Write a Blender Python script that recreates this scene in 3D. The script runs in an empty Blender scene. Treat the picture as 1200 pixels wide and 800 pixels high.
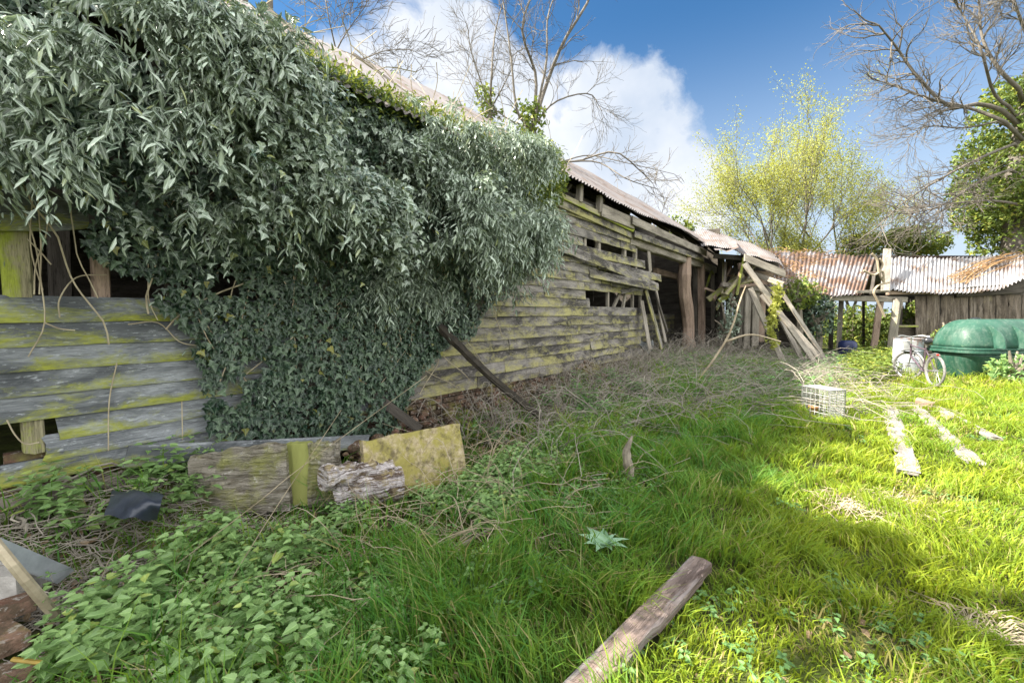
import bpy, math, random
import numpy as np
from mathutils import Vector
random.seed(7); rng = np.random.default_rng(11)
SC = bpy.context.scene; COL = SC.collection
V = lambda *a: np.array(a, float)
def nrm(v):
    v = np.asarray(v, float); return v/(np.linalg.norm(v, axis=-1, keepdims=True)+1e-9)
# ---------------------------------------------------------------- camera numbers
F, H = 500.0, 1.6
PIT = math.atan(32/F); FW = V(0, math.cos(PIT), -math.sin(PIT)); UPV = V(0, math.sin(PIT), math.cos(PIT))
CAM = V(0, 0, H)
def ray(u, v):
    return FW + (u-600)/F*V(1, 0, 0) - (v-400)/F*UPV
def G(u, v, z=0.0):                       # a point at height z
    r = ray(u, v); return CAM + r*((z-H)/r[2])
def PY(u, v, Y):                          # a point Y metres ahead
    r = ray(u, v); return CAM + r*(Y/r[1])
TH = math.atan(400/F)
WD = V(math.sin(TH), math.cos(TH), 0); WN = V(math.cos(TH), -math.sin(TH), 0); D = 4.4; Z = V(0, 0, 1)
def W(s, t, z): return -D*WN + s*WD + t*WN + z*Z     # barn coordinates: along, out, up
def PW(u, v, t=0.0):                      # a point on the plane t metres out of the barn wall
    r = ray(u, v); k = (-(D-t))/(r@WN); return CAM + k*r
def SZ(u, v, t=0.0):
    p = PW(u, v, t); return p@WD, p[2]
def tof(p): return np.asarray(p)[..., :2]@WN[:2] + D
def sof(p): return np.asarray(p)[..., :2]@WD[:2]
# ---------------------------------------------------------------- noise
def hash2(ix, iy, seed=0):
    h = (ix*374761393 + iy*668265263 + seed*1442695041) & 0xffffffff
    h = ((h ^ (h >> 13))*1274126177) & 0xffffffff
    return ((h ^ (h >> 16)) & 0xffff)/65535.0
def vn(x, y, seed=0):
    x = np.asarray(x, float); y = np.asarray(y, float)
    ix = np.floor(x).astype(np.int64); iy = np.floor(y).astype(np.int64); fx = x-ix; fy = y-iy
    fx = fx*fx*(3-2*fx); fy = fy*fy*(3-2*fy)
    a = hash2(ix, iy, seed); b = hash2(ix+1, iy, seed); c = hash2(ix, iy+1, seed); d = hash2(ix+1, iy+1, seed)
    return (a*(1-fx)+b*fx)*(1-fy) + (c*(1-fx)+d*fx)*fy
def fbm(x, y, seed=0, o=3):
    r = 0; a = .5; n = 0
    for k in range(o):
        r = r + a*vn(np.asarray(x)*2**k, np.asarray(y)*2**k, seed+k*17); n += a; a *= .5
    return r/n
def sm(a, b, x):
    t = np.clip((np.asarray(x, float)-a)/(b-a), 0, 1); return t*t*(3-2*t)
def gz(x, y):                             # ground height
    x = np.asarray(x, float); y = np.asarray(y, float)
    p = np.stack([x, y], -1); t = tof(p); s = sof(p)
    b = .36*sm(.75, .1, t)*sm(1.75, 1.1, s) + .26*sm(1.8, .2, t)*sm(4.5, 8, s)*sm(30, 20, s)
    near = sm(60, 20, np.hypot(x, y))
    return b + near*(.09*(fbm(x*.7+5, y*.7, 3)-.5) + .05*(fbm(x*2.3, y*2.3, 9)-.5)) - .02
# ---------------------------------------------------------------- mesh builder
class MB:
    def __init__(s): s.v = []; s.q = []; s.t = []; s.bc = []; s.fr = []; s.n = 0; s.poly = []
    def add(s, v, quads=None, tris=None, bc=None, fr=None, polys=None):
        v = np.asarray(v, float).reshape(-1, 3); m = len(v)
        s.v.append(v)
        if quads is not None and len(quads): s.q.append(np.asarray(quads, np.int64).reshape(-1, 4)+s.n)
        if tris is not None and len(tris): s.t.append(np.asarray(tris, np.int64).reshape(-1, 3)+s.n)
        if polys is not None:
            for p in polys: s.poly.append([i+s.n for i in p])
        s.bc.append(np.zeros((m, 3)) if bc is None else np.broadcast_to(np.asarray(bc, float), (m, 3)))
        s.fr.append(np.zeros(m) if fr is None else np.broadcast_to(np.asarray(fr, float), (m,)))
        s.n += m
    def build(s, name, mat, parent=None, smooth=False, origin=None):
        v = np.concatenate(s.v); off = V(0, 0, 0)
        if parent is None:
            if origin is None:
                off = V((v[:, 0].min()+v[:, 0].max())/2, (v[:, 1].min()+v[:, 1].max())/2, v[:, 2].min())
            else: off = np.asarray(origin, float)
        else: off = np.array(parent.location)
        v = v-off
        me = bpy.data.meshes.new(name)
        q = np.concatenate(s.q) if s.q else np.zeros((0, 4), np.int64)
        t = np.concatenate(s.t) if s.t else np.zeros((0, 3), np.int64)
        pl = s.poly; extra = np.array([i for p in pl for i in p], np.int64)
        loops = np.concatenate([q.ravel(), t.ravel(), extra])
        cnt = np.concatenate([np.full(len(q), 4), np.full(len(t), 3), np.array([len(p) for p in pl], np.int64)]).astype(np.int64)
        st = np.concatenate([[0], np.cumsum(cnt)[:-1]])
        me.vertices.add(len(v)); me.vertices.foreach_set('co', v.astype(np.float32).ravel())
        me.loops.add(len(loops)); me.loops.foreach_set('vertex_index', loops.astype(np.int32))
        me.polygons.add(len(cnt)); me.polygons.foreach_set('loop_start', st.astype(np.int32))
        me.polygons.foreach_set('use_smooth', np.full(len(cnt), smooth))
        me.update(calc_edges=True)
        a = me.attributes.new('bc', 'FLOAT_VECTOR', 'POINT'); a.data.foreach_set('vector', np.concatenate(s.bc).astype(np.float32).ravel())
        a = me.attributes.new('fr', 'FLOAT', 'POINT'); a.data.foreach_set('value', np.concatenate(s.fr).astype(np.float32))
        me.materials.append(mat)
        o = bpy.data.objects.new(name, me); COL.objects.link(o)
        if parent is not None: o.parent = parent
        else: o.location = off
        return o
def tag(o, label=None, cat=None, group=None, kind=None):
    if label: o['label'] = label
    if cat: o['category'] = cat
    if group: o['group'] = group
    if kind: o['kind'] = kind
    return o
def empty(name, loc, label, cat, group=None):
    o = bpy.data.objects.new(name, None); COL.objects.link(o); o.location = Vector(tuple(float(c) for c in loc))
    o.empty_display_size = .2
    return tag(o, label, cat, group)
def frames(pts):
    pts = np.asarray(pts, float); tg = np.gradient(pts, axis=0); tg = nrm(tg)
    up = V(0, 0, 1) if abs(tg[0, 2]) < .9 else V(1, 0, 0)
    A = []; B = []; a = nrm(np.cross(tg[0], up))
    for i in range(len(pts)):
        a = nrm(a - (a@tg[i])*tg[i]); A.append(a); B.append(np.cross(tg[i], a))
    return np.array(A), np.array(B)
def tube(mb, pts, r, k=6, cap=True, rough=0, bc0=None):
    pts = np.asarray(pts, float); n = len(pts); r = np.broadcast_to(np.asarray(r, float), (n,))
    A, B = frames(pts); an = np.arange(k)*2*math.pi/k
    R = r[:, None]*(1 + (rough*(rng.random((n, k))-.5) if rough else 0))
    ring = pts[:, None, :] + R[..., None]*(np.cos(an)[None, :, None]*A[:, None, :] + np.sin(an)[None, :, None]*B[:, None, :])
    L = np.concatenate([[0], np.cumsum(np.linalg.norm(np.diff(pts, axis=0), axis=1))])
    if bc0 is None: bc0 = rng.random()*20
    bc = np.zeros((n, k, 3)); bc[..., 0] = L[:, None]+bc0; bc[..., 1] = (an*r.mean())[None, :]; bc[..., 2] = bc0
    i = np.arange(n-1)[:, None]*k; j = np.arange(k)[None, :]; j2 = (j+1) % k
    q = np.stack([i+j, i+j2, i+k+j2, i+k+j], -1).reshape(-1, 4)
    mb.add(ring.reshape(-1, 3), quads=q, bc=bc.reshape(-1, 3), fr=np.repeat(np.linspace(0, 1, n), k),
           polys=[list(range(k))[::-1], list(range((n-1)*k, n*k))] if cap and k > 3 else None)
def spline(cp, n=12):
    cp = np.asarray(cp, float); m = len(cp)
    if m < 3: return np.linspace(cp[0], cp[-1], n)
    P = np.vstack([2*cp[0]-cp[1], cp, 2*cp[-1]-cp[-2]]); out = []
    for u in np.linspace(0, m-1-1e-6, n):
        i = int(u); f = u-i; a, b, c, d = P[i:i+4]
        out.append(.5*((2*b)+(-a+c)*f+(2*a-5*b+4*c-d)*f*f+(-a+3*b-3*c+d)*f**3))
    return np.array(out)
def board(mb, p0, p1, up, out, w, th, seg=.15, warp=.004, chip=0.0, bow=0.0, rnd=None, skew=.02):
    """a sawn board from p0 to p1 (middle of its back), width w along up, thickness th along out"""
    p0 = np.asarray(p0, float); p1 = np.asarray(p1, float); L = np.linalg.norm(p1-p0); n = max(2, int(L/seg)+1)
    if rnd is None: rnd = rng.random()*50
    up = nrm(up); out = nrm(out); f = np.linspace(0, 1, n)
    fv = np.array([0, .08, .5, .92, 1.0]); nv = 5
    base = p0 + f[:, None]*(p1-p0) + (np.sin(f*math.pi)*bow)[:, None]*out
    wv = warp*2*(fbm(f*L*.9+rnd, np.full(n, rnd), 2)-.5)*2
    ax = nrm(p1-p0); rows = []
    for j, c in enumerate(fv):
        o = base + up*((c-.5)*w) + out*(th + wv)[:, None]
        if j in (0, 4): o = o - out*.15*th
        e = np.zeros(n)
        if chip:
            nn = fbm(f*L*4+rnd*3+j, np.full(n, j+rnd), 5); e = np.where(nn > .62, (nn-.62)*chip*4, 0)
        if j <= 1: o = o + up*e[:, None]
        if j >= 3: o = o - up*(e*.6)[:, None]
        o[0] = o[0] + ax*skew*(rng.random()-.5)*2; o[-1] = o[-1] + ax*skew*(rng.random()-.5)*2
        rows.append(o)
    rows.append(rows[4]-out*th*.85); rows.append(rows[0]-out*th*.85)
    k = 7; P = np.stack(rows, 1)
    ac = np.array(list(fv*w)+[w+th, -th]); fr = np.array([0, .08, .5, .92, 1, 1, 0])
    bc = np.zeros((n, k, 3)); bc[..., 0] = (f*L)[:, None]+rnd; bc[..., 1] = ac[None, :]; bc[..., 2] = rnd
    i = np.arange(n-1)[:, None]*k; j = np.arange(k)[None, :]; j2 = (j+1) % k
    q = np.stack([i+j, i+j2, i+k+j2, i+k+j], -1).reshape(-1, 4)
    mb.add(P.reshape(-1, 3), quads=q[:, ::-1], bc=bc.reshape(-1, 3), fr=np.tile(fr, n),
           polys=[list(range(k)), list(range((n-1)*k, n*k))[::-1]])
def beam(mb, p0, p1, w, th, up=None, **kw):
    p0 = np.asarray(p0, float); p1 = np.asarray(p1, float); ax = nrm(p1-p0)
    if up is None: up = Z if abs(ax[2]) < .8 else WD
    up = nrm(np.asarray(up)-(np.asarray(up)@ax)*ax); out = np.cross(up, ax)
    if out@(CAM-p0) < 0: out = -out
    board(mb, p0-out*th/2, p1-out*th/2, up, out, w, th, **kw)
def grid(mb, P, bcs=None, fr=None, thick=None, nd=None):
    n, m, _ = P.shape; i = np.arange(n-1)[:, None]*m; j = np.arange(m-1)[None, :]
    q = np.stack([i+j, i+m+j, i+m+j+1, i+j+1], -1).reshape(-1, 4)
    mb.add(P.reshape(-1, 3), quads=q, bc=None if bcs is None else bcs.reshape(-1, 3), fr=None if fr is None else fr.ravel())
def corr(mb, fn, nu, L, nv=10, pitch=.1, amp=.018, holes=None, rnd=0):
    """corrugated sheet: fn(u,v)->points, waves run along u"""
    n = int(L/pitch*6)+1; u = np.linspace(0, 1, n); v = np.linspace(0, 1, nv); U, Vv = np.meshgrid(u, v, indexing='ij')
    P = fn(U, Vv); e = 1e-3
    du = fn(U+e, Vv)-P; dv = fn(U, Vv+e)-P; nn = nrm(np.cross(du, dv)); nn = nn*np.sign(nn[..., 2:3])
    P = P + nn*(np.sin(U*L/pitch*2*math.pi)*amp)[..., None]
    bc = np.zeros(P.shape); bc[..., 0] = U*L; bc[..., 1] = Vv*3; bc[..., 2] = rnd
    grid(mb, P, bc, Vv); grid(mb, P-nn*.004, bc, Vv)
# leaf templates: rows of (along, across, lift)
TL = dict(
 nettle=(V(0,0,0, -.03,.20,.03, .10,.36,.05, .16,.31,.04, .26,.38,.05, .33,.31,.04, .45,.32,.04, .52,.24,.03, .66,.22,.02, .75,.13,.0, 1,0,-.10, .75,-.13,.0, .66,-.22,.02, .52,-.24,.03, .45,-.32,.04, .33,-.31,.04, .26,-.38,.05, .16,-.31,.04, .10,-.36,.05, -.03,-.20,.03, .35,0,-.06).reshape(-1,3), [(i, 20, (i+1) % 20) for i in range(20)]),
 lance=(V(0,0,0, .35,.17,.05, .35,-.17,.05, .75,.12,.0, .75,-.12,.0, 1,0,-.1, .4,0,-.02).reshape(-1,3),
        [(0,2,6),(0,6,1),(1,6,3),(6,2,4),(6,4,3),(3,4,5)]),
 ivy=(V(0,0,0, -.08,.22,.02, .1,.5,-.06, .38,.26,.03, 1,0,-.1, .38,-.26,.03, .1,-.5,-.06, -.08,-.22,.02, .3,0,-.03).reshape(-1,3),
      [(0,8,1),(1,8,2),(2,8,3),(3,8,4),(4,8,5),(5,8,6),(6,8,7),(7,8,0)]),
 heart=(V(0,0,0, -.06,.24,.03, .2,.43,.05, .5,.3,.03, .75,.14,.0, 1,0,-.08, .75,-.14,.0, .5,-.3,.03, .2,-.43,.05, -.06,-.24,.03, .4,0,-.04).reshape(-1,3),
      [(0,10,1),(1,10,2),(2,10,3),(3,10,4),(4,10,5),(5,10,6),(6,10,7),(7,10,8),(8,10,9),(9,10,0)]),
 small=(V(0,0,0, .5,.35,.05, 1,0,-.05, .5,-.35,.05).reshape(-1,3), [(0,3,2),(0,2,1)]))
def leaves(mb, P, d, n, L, kind='lance', wid=1.0, tone=None):
    T, tr = TL[kind]; P = np.asarray(P, float); N = len(P)
    if N == 0: return
    d = nrm(d); n = nrm(n - (n*d).sum(-1, keepdims=True)*d); b = np.cross(n, d)
    L = np.broadcast_to(np.asarray(L, float), (N,)); wid = np.broadcast_to(np.asarray(wid, float), (N,))
    X = P[:, None] + L[:, None, None]*(T[None, :, 0:1]*d[:, None] + T[None, :, 1:2]*b[:, None]*wid[:, None, None] + T[None, :, 2:3]*n[:, None])
    m = len(T); tri = (np.arange(N)[:, None, None]*m + np.array(tr)[None]).reshape(-1, 3)
    r = rng.random(N) if tone is None else tone
    bc = np.zeros((N, m, 3)); bc[..., 0] = T[None, :, 0]; bc[..., 1] = T[None, :, 1]; bc[..., 2] = r[:, None]
    mb.add(X.reshape(-1, 3), tris=tri, bc=bc.reshape(-1, 3), fr=np.repeat(rng.random(N), m))
def rdir(N): return nrm(rng.normal(size=(N, 3)))
# ---------------------------------------------------------------- materials
class NT:
    def __init__(s, name):
        s.m = bpy.data.materials.new(name); s.m.use_nodes = True; s.t = s.m.node_tree; s.t.nodes.clear()
        s.out = s.t.nodes.new('ShaderNodeOutputMaterial'); s.b = s.t.nodes.new('ShaderNodeBsdfPrincipled')
        s.link(s.b.outputs[0], s.out.inputs[0])
    def link(s, a, b): s.t.links.new(a, b)
    def setin(s, sock, v):
        if hasattr(v, 'is_output') or isinstance(v, bpy.types.NodeSocket): s.link(v, sock)
        else: sock.default_value = v
    def attr(s, name, o='Vector'):
        n = s.t.nodes.new('ShaderNodeAttribute'); n.attribute_name = name; return n.outputs[o]
    def pos(s):
        return s.t.nodes.new('ShaderNodeNewGeometry').outputs['Position']
    def scale(s, v, sc):
        n = s.t.nodes.new('ShaderNodeMapping'); s.link(v, n.inputs[0]); n.inputs['Scale'].default_value = sc; return n.outputs[0]
    def noise(s, v, sc, det=4, ro=.6, dist=0):
        n = s.t.nodes.new('ShaderNodeTexNoise'); s.link(v, n.inputs['Vector']); n.inputs['Scale'].default_value = sc
        n.inputs['Detail'].default_value = det; n.inputs['Roughness'].default_value = ro; n.inputs['Distortion'].default_value = dist
        return n.outputs[0]
    def voro(s, v, sc, feat='F1'):
        n = s.t.nodes.new('ShaderNodeTexVoronoi'); s.link(v, n.inputs['Vector']); n.inputs['Scale'].default_value = sc; n.feature = feat; return n.outputs[0]
    def ramp(s, f, st):
        n = s.t.nodes.new('ShaderNodeValToRGB'); s.link(f, n.inputs[0]); e = n.color_ramp.elements
        while len(e) < len(st): e.new(.5)
        for k, (p, c) in enumerate(st):
            e[k].position = p; e[k].color = (c, c, c, 1) if isinstance(c, (int, float)) else (*c, 1)
        return n.outputs[0]
    def mix(s, f, a, b, mode='MIX'):
        n = s.t.nodes.new('ShaderNodeMix'); n.data_type = 'RGBA'; n.blend_type = mode
        s.setin(n.inputs[0], f); s.setin(n.inputs[6], a if not isinstance(a, tuple) else (*a, 1)); s.setin(n.inputs[7], b if not isinstance(b, tuple) else (*b, 1))
        return n.outputs[2]
    def math(s, op, a, b=0.0, c=None):
        n = s.t.nodes.new('ShaderNodeMath'); n.operation = op; s.setin(n.inputs[0], a); s.setin(n.inputs[1], b)
        if c is not None: s.setin(n.inputs[2], c)
        return n.outputs[0]
    def sep(s, v, k):
        n = s.t.nodes.new('ShaderNodeSeparateXYZ'); s.link(v, n.inputs[0]); return n.outputs[k]
    def bump(s, h, st=.3, d=.01):
        n = s.t.nodes.new('ShaderNodeBump'); s.link(h, n.inputs['Height']); n.inputs['Strength'].default_value = st; n.inputs['Distance'].default_value = d
        s.link(n.outputs[0], s.b.inputs['Normal'])
    def base(s, c, rough=.8, spec=.3, metal=0):
        s.setin(s.b.inputs['Base Color'], c if not isinstance(c, tuple) else (*c, 1)); s.setin(s.b.inputs['Roughness'], rough)
        s.b.inputs['Specular IOR Level'].default_value = spec; s.b.inputs['Metallic'].default_value = metal; return s
    def translucent(s, c, f):
        t = s.t.nodes.new('ShaderNodeBsdfTranslucent'); s.setin(t.inputs[0], c if not isinstance(c, tuple) else (*c, 1))
        m = s.t.nodes.new('ShaderNodeMixShader'); m.inputs[0].default_value = f
        s.link(s.b.outputs[0], m.inputs[1]); s.link(t.outputs[0], m.inputs[2]); s.link(m.outputs[0], s.out.inputs[0])
def wood(name, dark, light, moss=(.30, .29, .05), mossamt=.5, edge=.35, rough=.85, stain=None, char=0):
    s = NT(name); bc = s.attr('bc')
    g = s.noise(s.scale(bc, (2.2, 70, 1)), 1, 5, .65, .4); g2 = s.noise(s.scale(bc, (14, 260, 1)), 1, 3, .6)
    big = s.noise(s.scale(bc, (1.6, 7, 1)), 1, 4, .6)
    c = s.mix(s.ramp(g, [(.3, 0), (.7, 1)]), dark, light)
    c = s.mix(s.ramp(big, [(.35, 0), (.68, .75)]), c, tuple(min(1, x*1.45+.02) for x in light))
    c = s.mix(s.ramp(g2, [(.32, .75), (.45, 0)]), c, tuple(x*.22 for x in dark))
    if char:
        pn = s.noise(s.scale(bc, (.9, 2.6, 1)), 1.3, 5, .7, .6); c = s.mix(s.ramp(pn, [(.42, 0), (.58, char)]), c, tuple(x*.55 for x in dark))
        c = s.mix(s.ramp(s.noise(s.scale(bc, (9, 30, 1)), 1.6, 4, .7), [(.58, 0), (.68, .55)]), c, tuple(min(1, x*2.0) for x in light))
    if stain: c = s.mix(s.ramp(s.noise(s.scale(bc, (.9, 9, 1)), 1.3, 3), [(.5, 0), (.68, .8)]), c, stain)
    fr = s.attr('fr', 'Fac'); mn = s.noise(s.scale(bc, (3.2, 6.5, 1)), 1.0, 8, .78, .5)
    e = s.math('MULTIPLY', s.math('SUBTRACT', .5, fr), edge)
    pm = s.noise(s.scale(bc, (.5, .5, 1)), 1.0, 2)
    mm = s.math('ADD', s.math('ADD', mn, e), s.math('MULTIPLY', s.math('SUBTRACT', pm, .5), .5))
    m = s.ramp(mm, [(.68-.2*mossamt, 0), (.86-.2*mossamt, .85)])
    mc = s.mix(s.noise(s.scale(bc, (20, 60, 1)), 1, 3), tuple(x*.45 for x in moss), tuple(min(1, x*1.6) for x in moss))
    c = s.mix(m, c, mc); s.base(c, rough, .2)
    s.bump(s.math('ADD', s.math('MULTIPLY', g, .7), s.math('MULTIPLY', g2, .5)), .7, .012); return s.m
M = {}
M['near'] = wood('near_board_wood', (.075, .083, .092), (.25, .265, .28), (.27, .29, .035), .88, .26, char=.7)
M['far'] = wood('far_board_wood', (.075, .068, .066), (.235, .215, .195), (.34, .315, .13), .98, .16, char=.92)
M['grey'] = wood('grey_timber', (.085, .072, .06), (.28, .25, .21), (.3, .3, .1), .15, .1)
M['brown'] = wood('brown_timber', (.09, .06, .045), (.30, .22, .17), (.25, .24, .08), .1, .1)
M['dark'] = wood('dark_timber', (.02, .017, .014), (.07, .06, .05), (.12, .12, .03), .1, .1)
M['mossy'] = wood('mossy_timber', (.11, .10, .06), (.30, .27, .17), (.27, .32, .03), 1.15, .2)
M['plank'] = wood('plank_wood', (.075, .05, .04), (.21, .16, .14), (.2, .18, .1), .0, .1, stain=(.36, .33, .33), char=.6)
M['pale'] = wood('bleached_plank', (.12, .105, .09), (.27, .25, .23), (.3, .32, .08), .12, .1)
M['shedw'] = wood('shed_board_wood', (.035, .028, .022), (.14, .11, .085), (.3, .26, .16), .25, .1, stain=(.24, .20, .17), char=.6)
def leafmat(name, dark, light, yellow=None, rough=.4, spec=.5, tr=.25, trc=None, yth=.9):
    s = NT(name); bc = s.attr('bc'); r = s.sep(bc, 2); fr = s.attr('fr', 'Fac')
    c = s.mix(r, dark, light)
    if yellow: c = s.mix(s.ramp(fr, [(yth, 0), (min(1, yth+.04), .8)]), c, yellow)
    v = s.ramp(s.math('ABSOLUTE', s.sep(bc, 1)), [(0, .45), (.05, 0)])
    c = s.mix(v, c, tuple(min(1, x*1.7+.02) for x in light)); s.base(c, rough, spec)
    if tr: s.translucent(s.mix(.5, c, trc or tuple(x*2 for x in light)), tr)
    return s.m
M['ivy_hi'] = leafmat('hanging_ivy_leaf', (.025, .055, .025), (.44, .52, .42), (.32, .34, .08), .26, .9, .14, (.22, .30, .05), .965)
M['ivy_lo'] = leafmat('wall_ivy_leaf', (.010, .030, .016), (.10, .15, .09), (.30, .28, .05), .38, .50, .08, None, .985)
M['nettle'] = leafmat('nettle_leaf', (.07, .15, .045), (.24, .37, .13), (.36, .42, .10), .42, .5, .25, (.3, .5, .08), .94)
M['weed'] = leafmat('creeping_weed_leaf', (.06, .13, .04), (.14, .26, .08), None, .5, .3, .2)
M['bush'] = leafmat('bush_leaf', (.04, .075, .015), (.16, .22, .04), (.34, .34, .06), .5, .3, .25, (.4, .45, .06), .85)
M['spring'] = leafmat('spring_leaf', (.17, .19, .03), (.40, .42, .10), None, .5, .3, .45, (.6, .6, .12))
M['dock'] = leafmat('thistle_leaf', (.16, .28, .16), (.24, .38, .24), None, .45, .5, .1)
def simple(name, a, b, sc=8, rough=.8, spec=.3, metal=0, bst=.4, bd=.01, det=5):
    s = NT(name); p = s.pos(); n = s.noise(p, sc, det, .65)
    s.base(s.mix(s.ramp(n, [(.3, 0), (.7, 1)]), a, b), rough, spec, metal); s.bump(n, bst, bd); return s.m
M['bark'] = simple('bark', (.10, .085, .065), (.28, .24, .19), 9)
M['twig'] = simple('twig_bark', (.08, .07, .06), (.18, .16, .135), 5)
M['dry'] = simple('dry_stem', (.20, .155, .10), (.44, .37, .27), 4)
M['straw'] = simple('dead_vine_stem', (.22, .12, .05), (.42, .27, .13), 4)
M['drygrey'] = simple('dead_bramble_stem', (.11, .095, .08), (.38, .34, .285), 3)
M['vine'] = simple('bare_vine_stem', (.22, .18, .12), (.48, .42, .30), 6)
M['black'] = simple('black_plastic', (.012, .013, .016), (.03, .032, .04), 5, .35, .5)
M['slate'] = simple('blue_black_plastic_sheet', (.02, .026, .04), (.05, .06, .085), 6, .35, .5)
M['pole'] = simple('dark_wet_wood', (.012, .010, .008), (.05, .04, .028), 14, .7)
M['steel'] = simple('grey_metal', (.25, .27, .30), (.5, .53, .56), 6, .35, .5, .6, .1)
M['wire'] = simple('galvanised_wire', (.36, .36, .35), (.52, .52, .50), 20, .45, .5, .3, 0)
M['rubber'] = simple('grey_tyre_rubber', (.10, .10, .10), (.22, .21, .20), 20, .7)
M['chrome'] = simple('worn_chrome', (.22, .22, .22), (.42, .42, .41), 20, .4, .5, .7, .05)
M['paint'] = simple('dark_frame_paint', (.05, .03, .045), (.12, .09, .11), 20, .35, .5)
M['white'] = simple('off_white_plastic', (.35, .35, .36), (.5, .5, .5), 6, .5)
M['bluedrum'] = simple('dark_blue_plastic', (.010, .014, .05), (.02, .03, .09), 6, .4)
M['red'] = simple('red_lens', (.4, .03, .02), (.5, .05, .03), 6, .3)
M['terra'] = simple('terracotta', (.42, .17, .07), (.55, .25, .11), 14, .8)
M['stone'] = simple('pale_stone', (.28, .26, .24), (.55, .52, .49), 7, .9, .2, 0, .8, .03)
s = NT('peeling_white_bark'); p = s.pos(); n1 = s.noise(s.scale(p, (3, 3, 22)), 1.5, 5, .7, 1.5); n2 = s.noise(p, 12, 5, .7)
c = s.mix(s.ramp(n1, [(.42, 0), (.55, 1)]), (.10, .07, .05), (.58, .53, .53)); c = s.mix(s.ramp(n2, [(.52, 0), (.62, .8)]), c, (.30, .24, .12)); s.base(c, .9, .2); s.bump(n1, 1, .05); M['whitelog'] = s.m
M['yellow'] = simple('yellow_plastic', (.22, .15, .03), (.35, .24, .05), 12, .5)
# brick with dirt, moss and lime
s = NT('old_brick'); p = s.pos(); bc = s.attr('bc'); n1 = s.noise(p, 6, 5, .7); n2 = s.noise(p, 22, 4, .7)
c = s.mix(s.sep(bc, 2), (.13, .07, .05), (.24, .15, .11)); c = s.mix(s.ramp(n1, [(.38, 0), (.55, .9)]), c, (.085, .065, .045))
c = s.mix(s.ramp(n2, [(.55, 0), (.66, .7)]), c, (.42, .39, .36)); c = s.mix(s.ramp(s.noise(p, 3.1, 4), [(.52, 0), (.64, .8)]), c, (.17, .16, .05))
s.base(c, .95, .1); s.bump(n2, .8, .02); M['brick'] = s.m
# mossy slab
s = NT('mossy_slab'); p = s.pos(); n1 = s.noise(p, 5, 5, .7); n2 = s.noise(p, 30, 4, .7)
c = s.mix(s.ramp(n2, [(.3, 0), (.7, 1)]), (.22, .17, .09), (.50, .42, .30)); c = s.mix(s.ramp(n1, [(.38, 0), (.55, .85)]), c, (.27, .24, .06))
c = s.mix(s.ramp(s.noise(p, 9, 6, .7), [(.5, 0), (.66, .85)]), c, (.10, .08, .05)); s.base(c, .95, .1); s.bump(n2, .6, .015); M['slab'] = s.m
# delaminating weathered panel
s = NT('rotten_panel'); p = s.pos(); z = s.sep(p, 2)
g = s.noise(s.scale(p, (3, 3, 26)), 1.6, 5, .7, .8); n1 = s.noise(p, 4, 4); n2 = s.noise(p, 14, 5, .7)
c = s.mix(s.ramp(g, [(.35, 0), (.6, 1)]), (.10, .085, .06), (.34, .31, .26)); c = s.mix(s.ramp(n1, [(.5, 0), (.65, .7)]), c, (.26, .27, .07))
c = s.mix(s.ramp(n2, [(.6, 0), (.7, .8)]), c, (.55, .53, .5)); s.base(c, .95, .1); s.bump(g, 1, .04); M['panel'] = s.m
# roofs
def roofmat(name, clean, rust, amt, spec=.4):
    s = NT(name); bc = s.attr('bc'); p = s.pos()
    n = s.noise(s.scale(bc, (3, .8, 1)), 1.4, 5, .7); n2 = s.noise(s.scale(bc, (12, 1.0, 1)), 1, 4, .7); n3 = s.noise(p, 1.3, 4, .6)
    c = s.mix(s.ramp(n, [(.3, 0), (.7, 1)]), tuple(x*.75 for x in clean), clean)
    c = s.mix(s.ramp(s.math('ADD', n3, s.math('MULTIPLY', n2, .5)), [(.92-amt, 0), (1.05-amt, .9)]), c, rust)
    c = s.mix(s.ramp(s.noise(p, 26, 4, .7), [(.62, 0), (.72, .6)]), c, tuple(x*.4 for x in rust))
    s.base(c, s.ramp(n, [(.3, .45), (.7, .7)]), spec, .15); return s.m
M['barnroof'] = roofmat('barn_roof_sheet', (.22, .20, .20), (.14, .10, .08), .16)
M['shedroof'] = roofmat('shed_roof_sheet', (.33, .31, .32), (.15, .085, .055), .27)
M['shedroof2'] = roofmat('shed_roof_sheet_brighter', (.42, .41, .42), (.17, .11, .08), .16)
# tank
s = NT('green_tank_plastic'); p = s.pos(); n = s.noise(p, 3, 5, .6)
c = s.mix(s.ramp(n, [(.3, 0), (.7, 1)]), (.010, .050, .032), (.026, .088, .062)); c = s.mix(s.ramp(s.noise(p, 14, 5, .7), [(.58, 0), (.75, .5)]), c, (.2, .3, .2))
c = s.mix(s.ramp(s.noise(s.scale(p, (1, 1, .25)), 7, 6, .75), [(.48, 0), (.7, .35)]), c, (.17, .21, .18)); s.base(c, s.ramp(n, [(.3, .45), (.7, .68)]), .4); M['tank'] = s.m
s = NT('rusty_white_drum'); p = s.pos(); z = s.sep(p, 2); n = s.noise(p, 5, 5, .7)
f = s.ramp(s.math('ADD', s.math('MULTIPLY', z, .6), s.math('MULTIPLY', n, .7)), [(.86, 0), (.98, .9)])
c = s.mix(f, (.30, .32, .35), (.20, .09, .05)); s.base(c, .6, .3); M['drum'] = s.m
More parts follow.
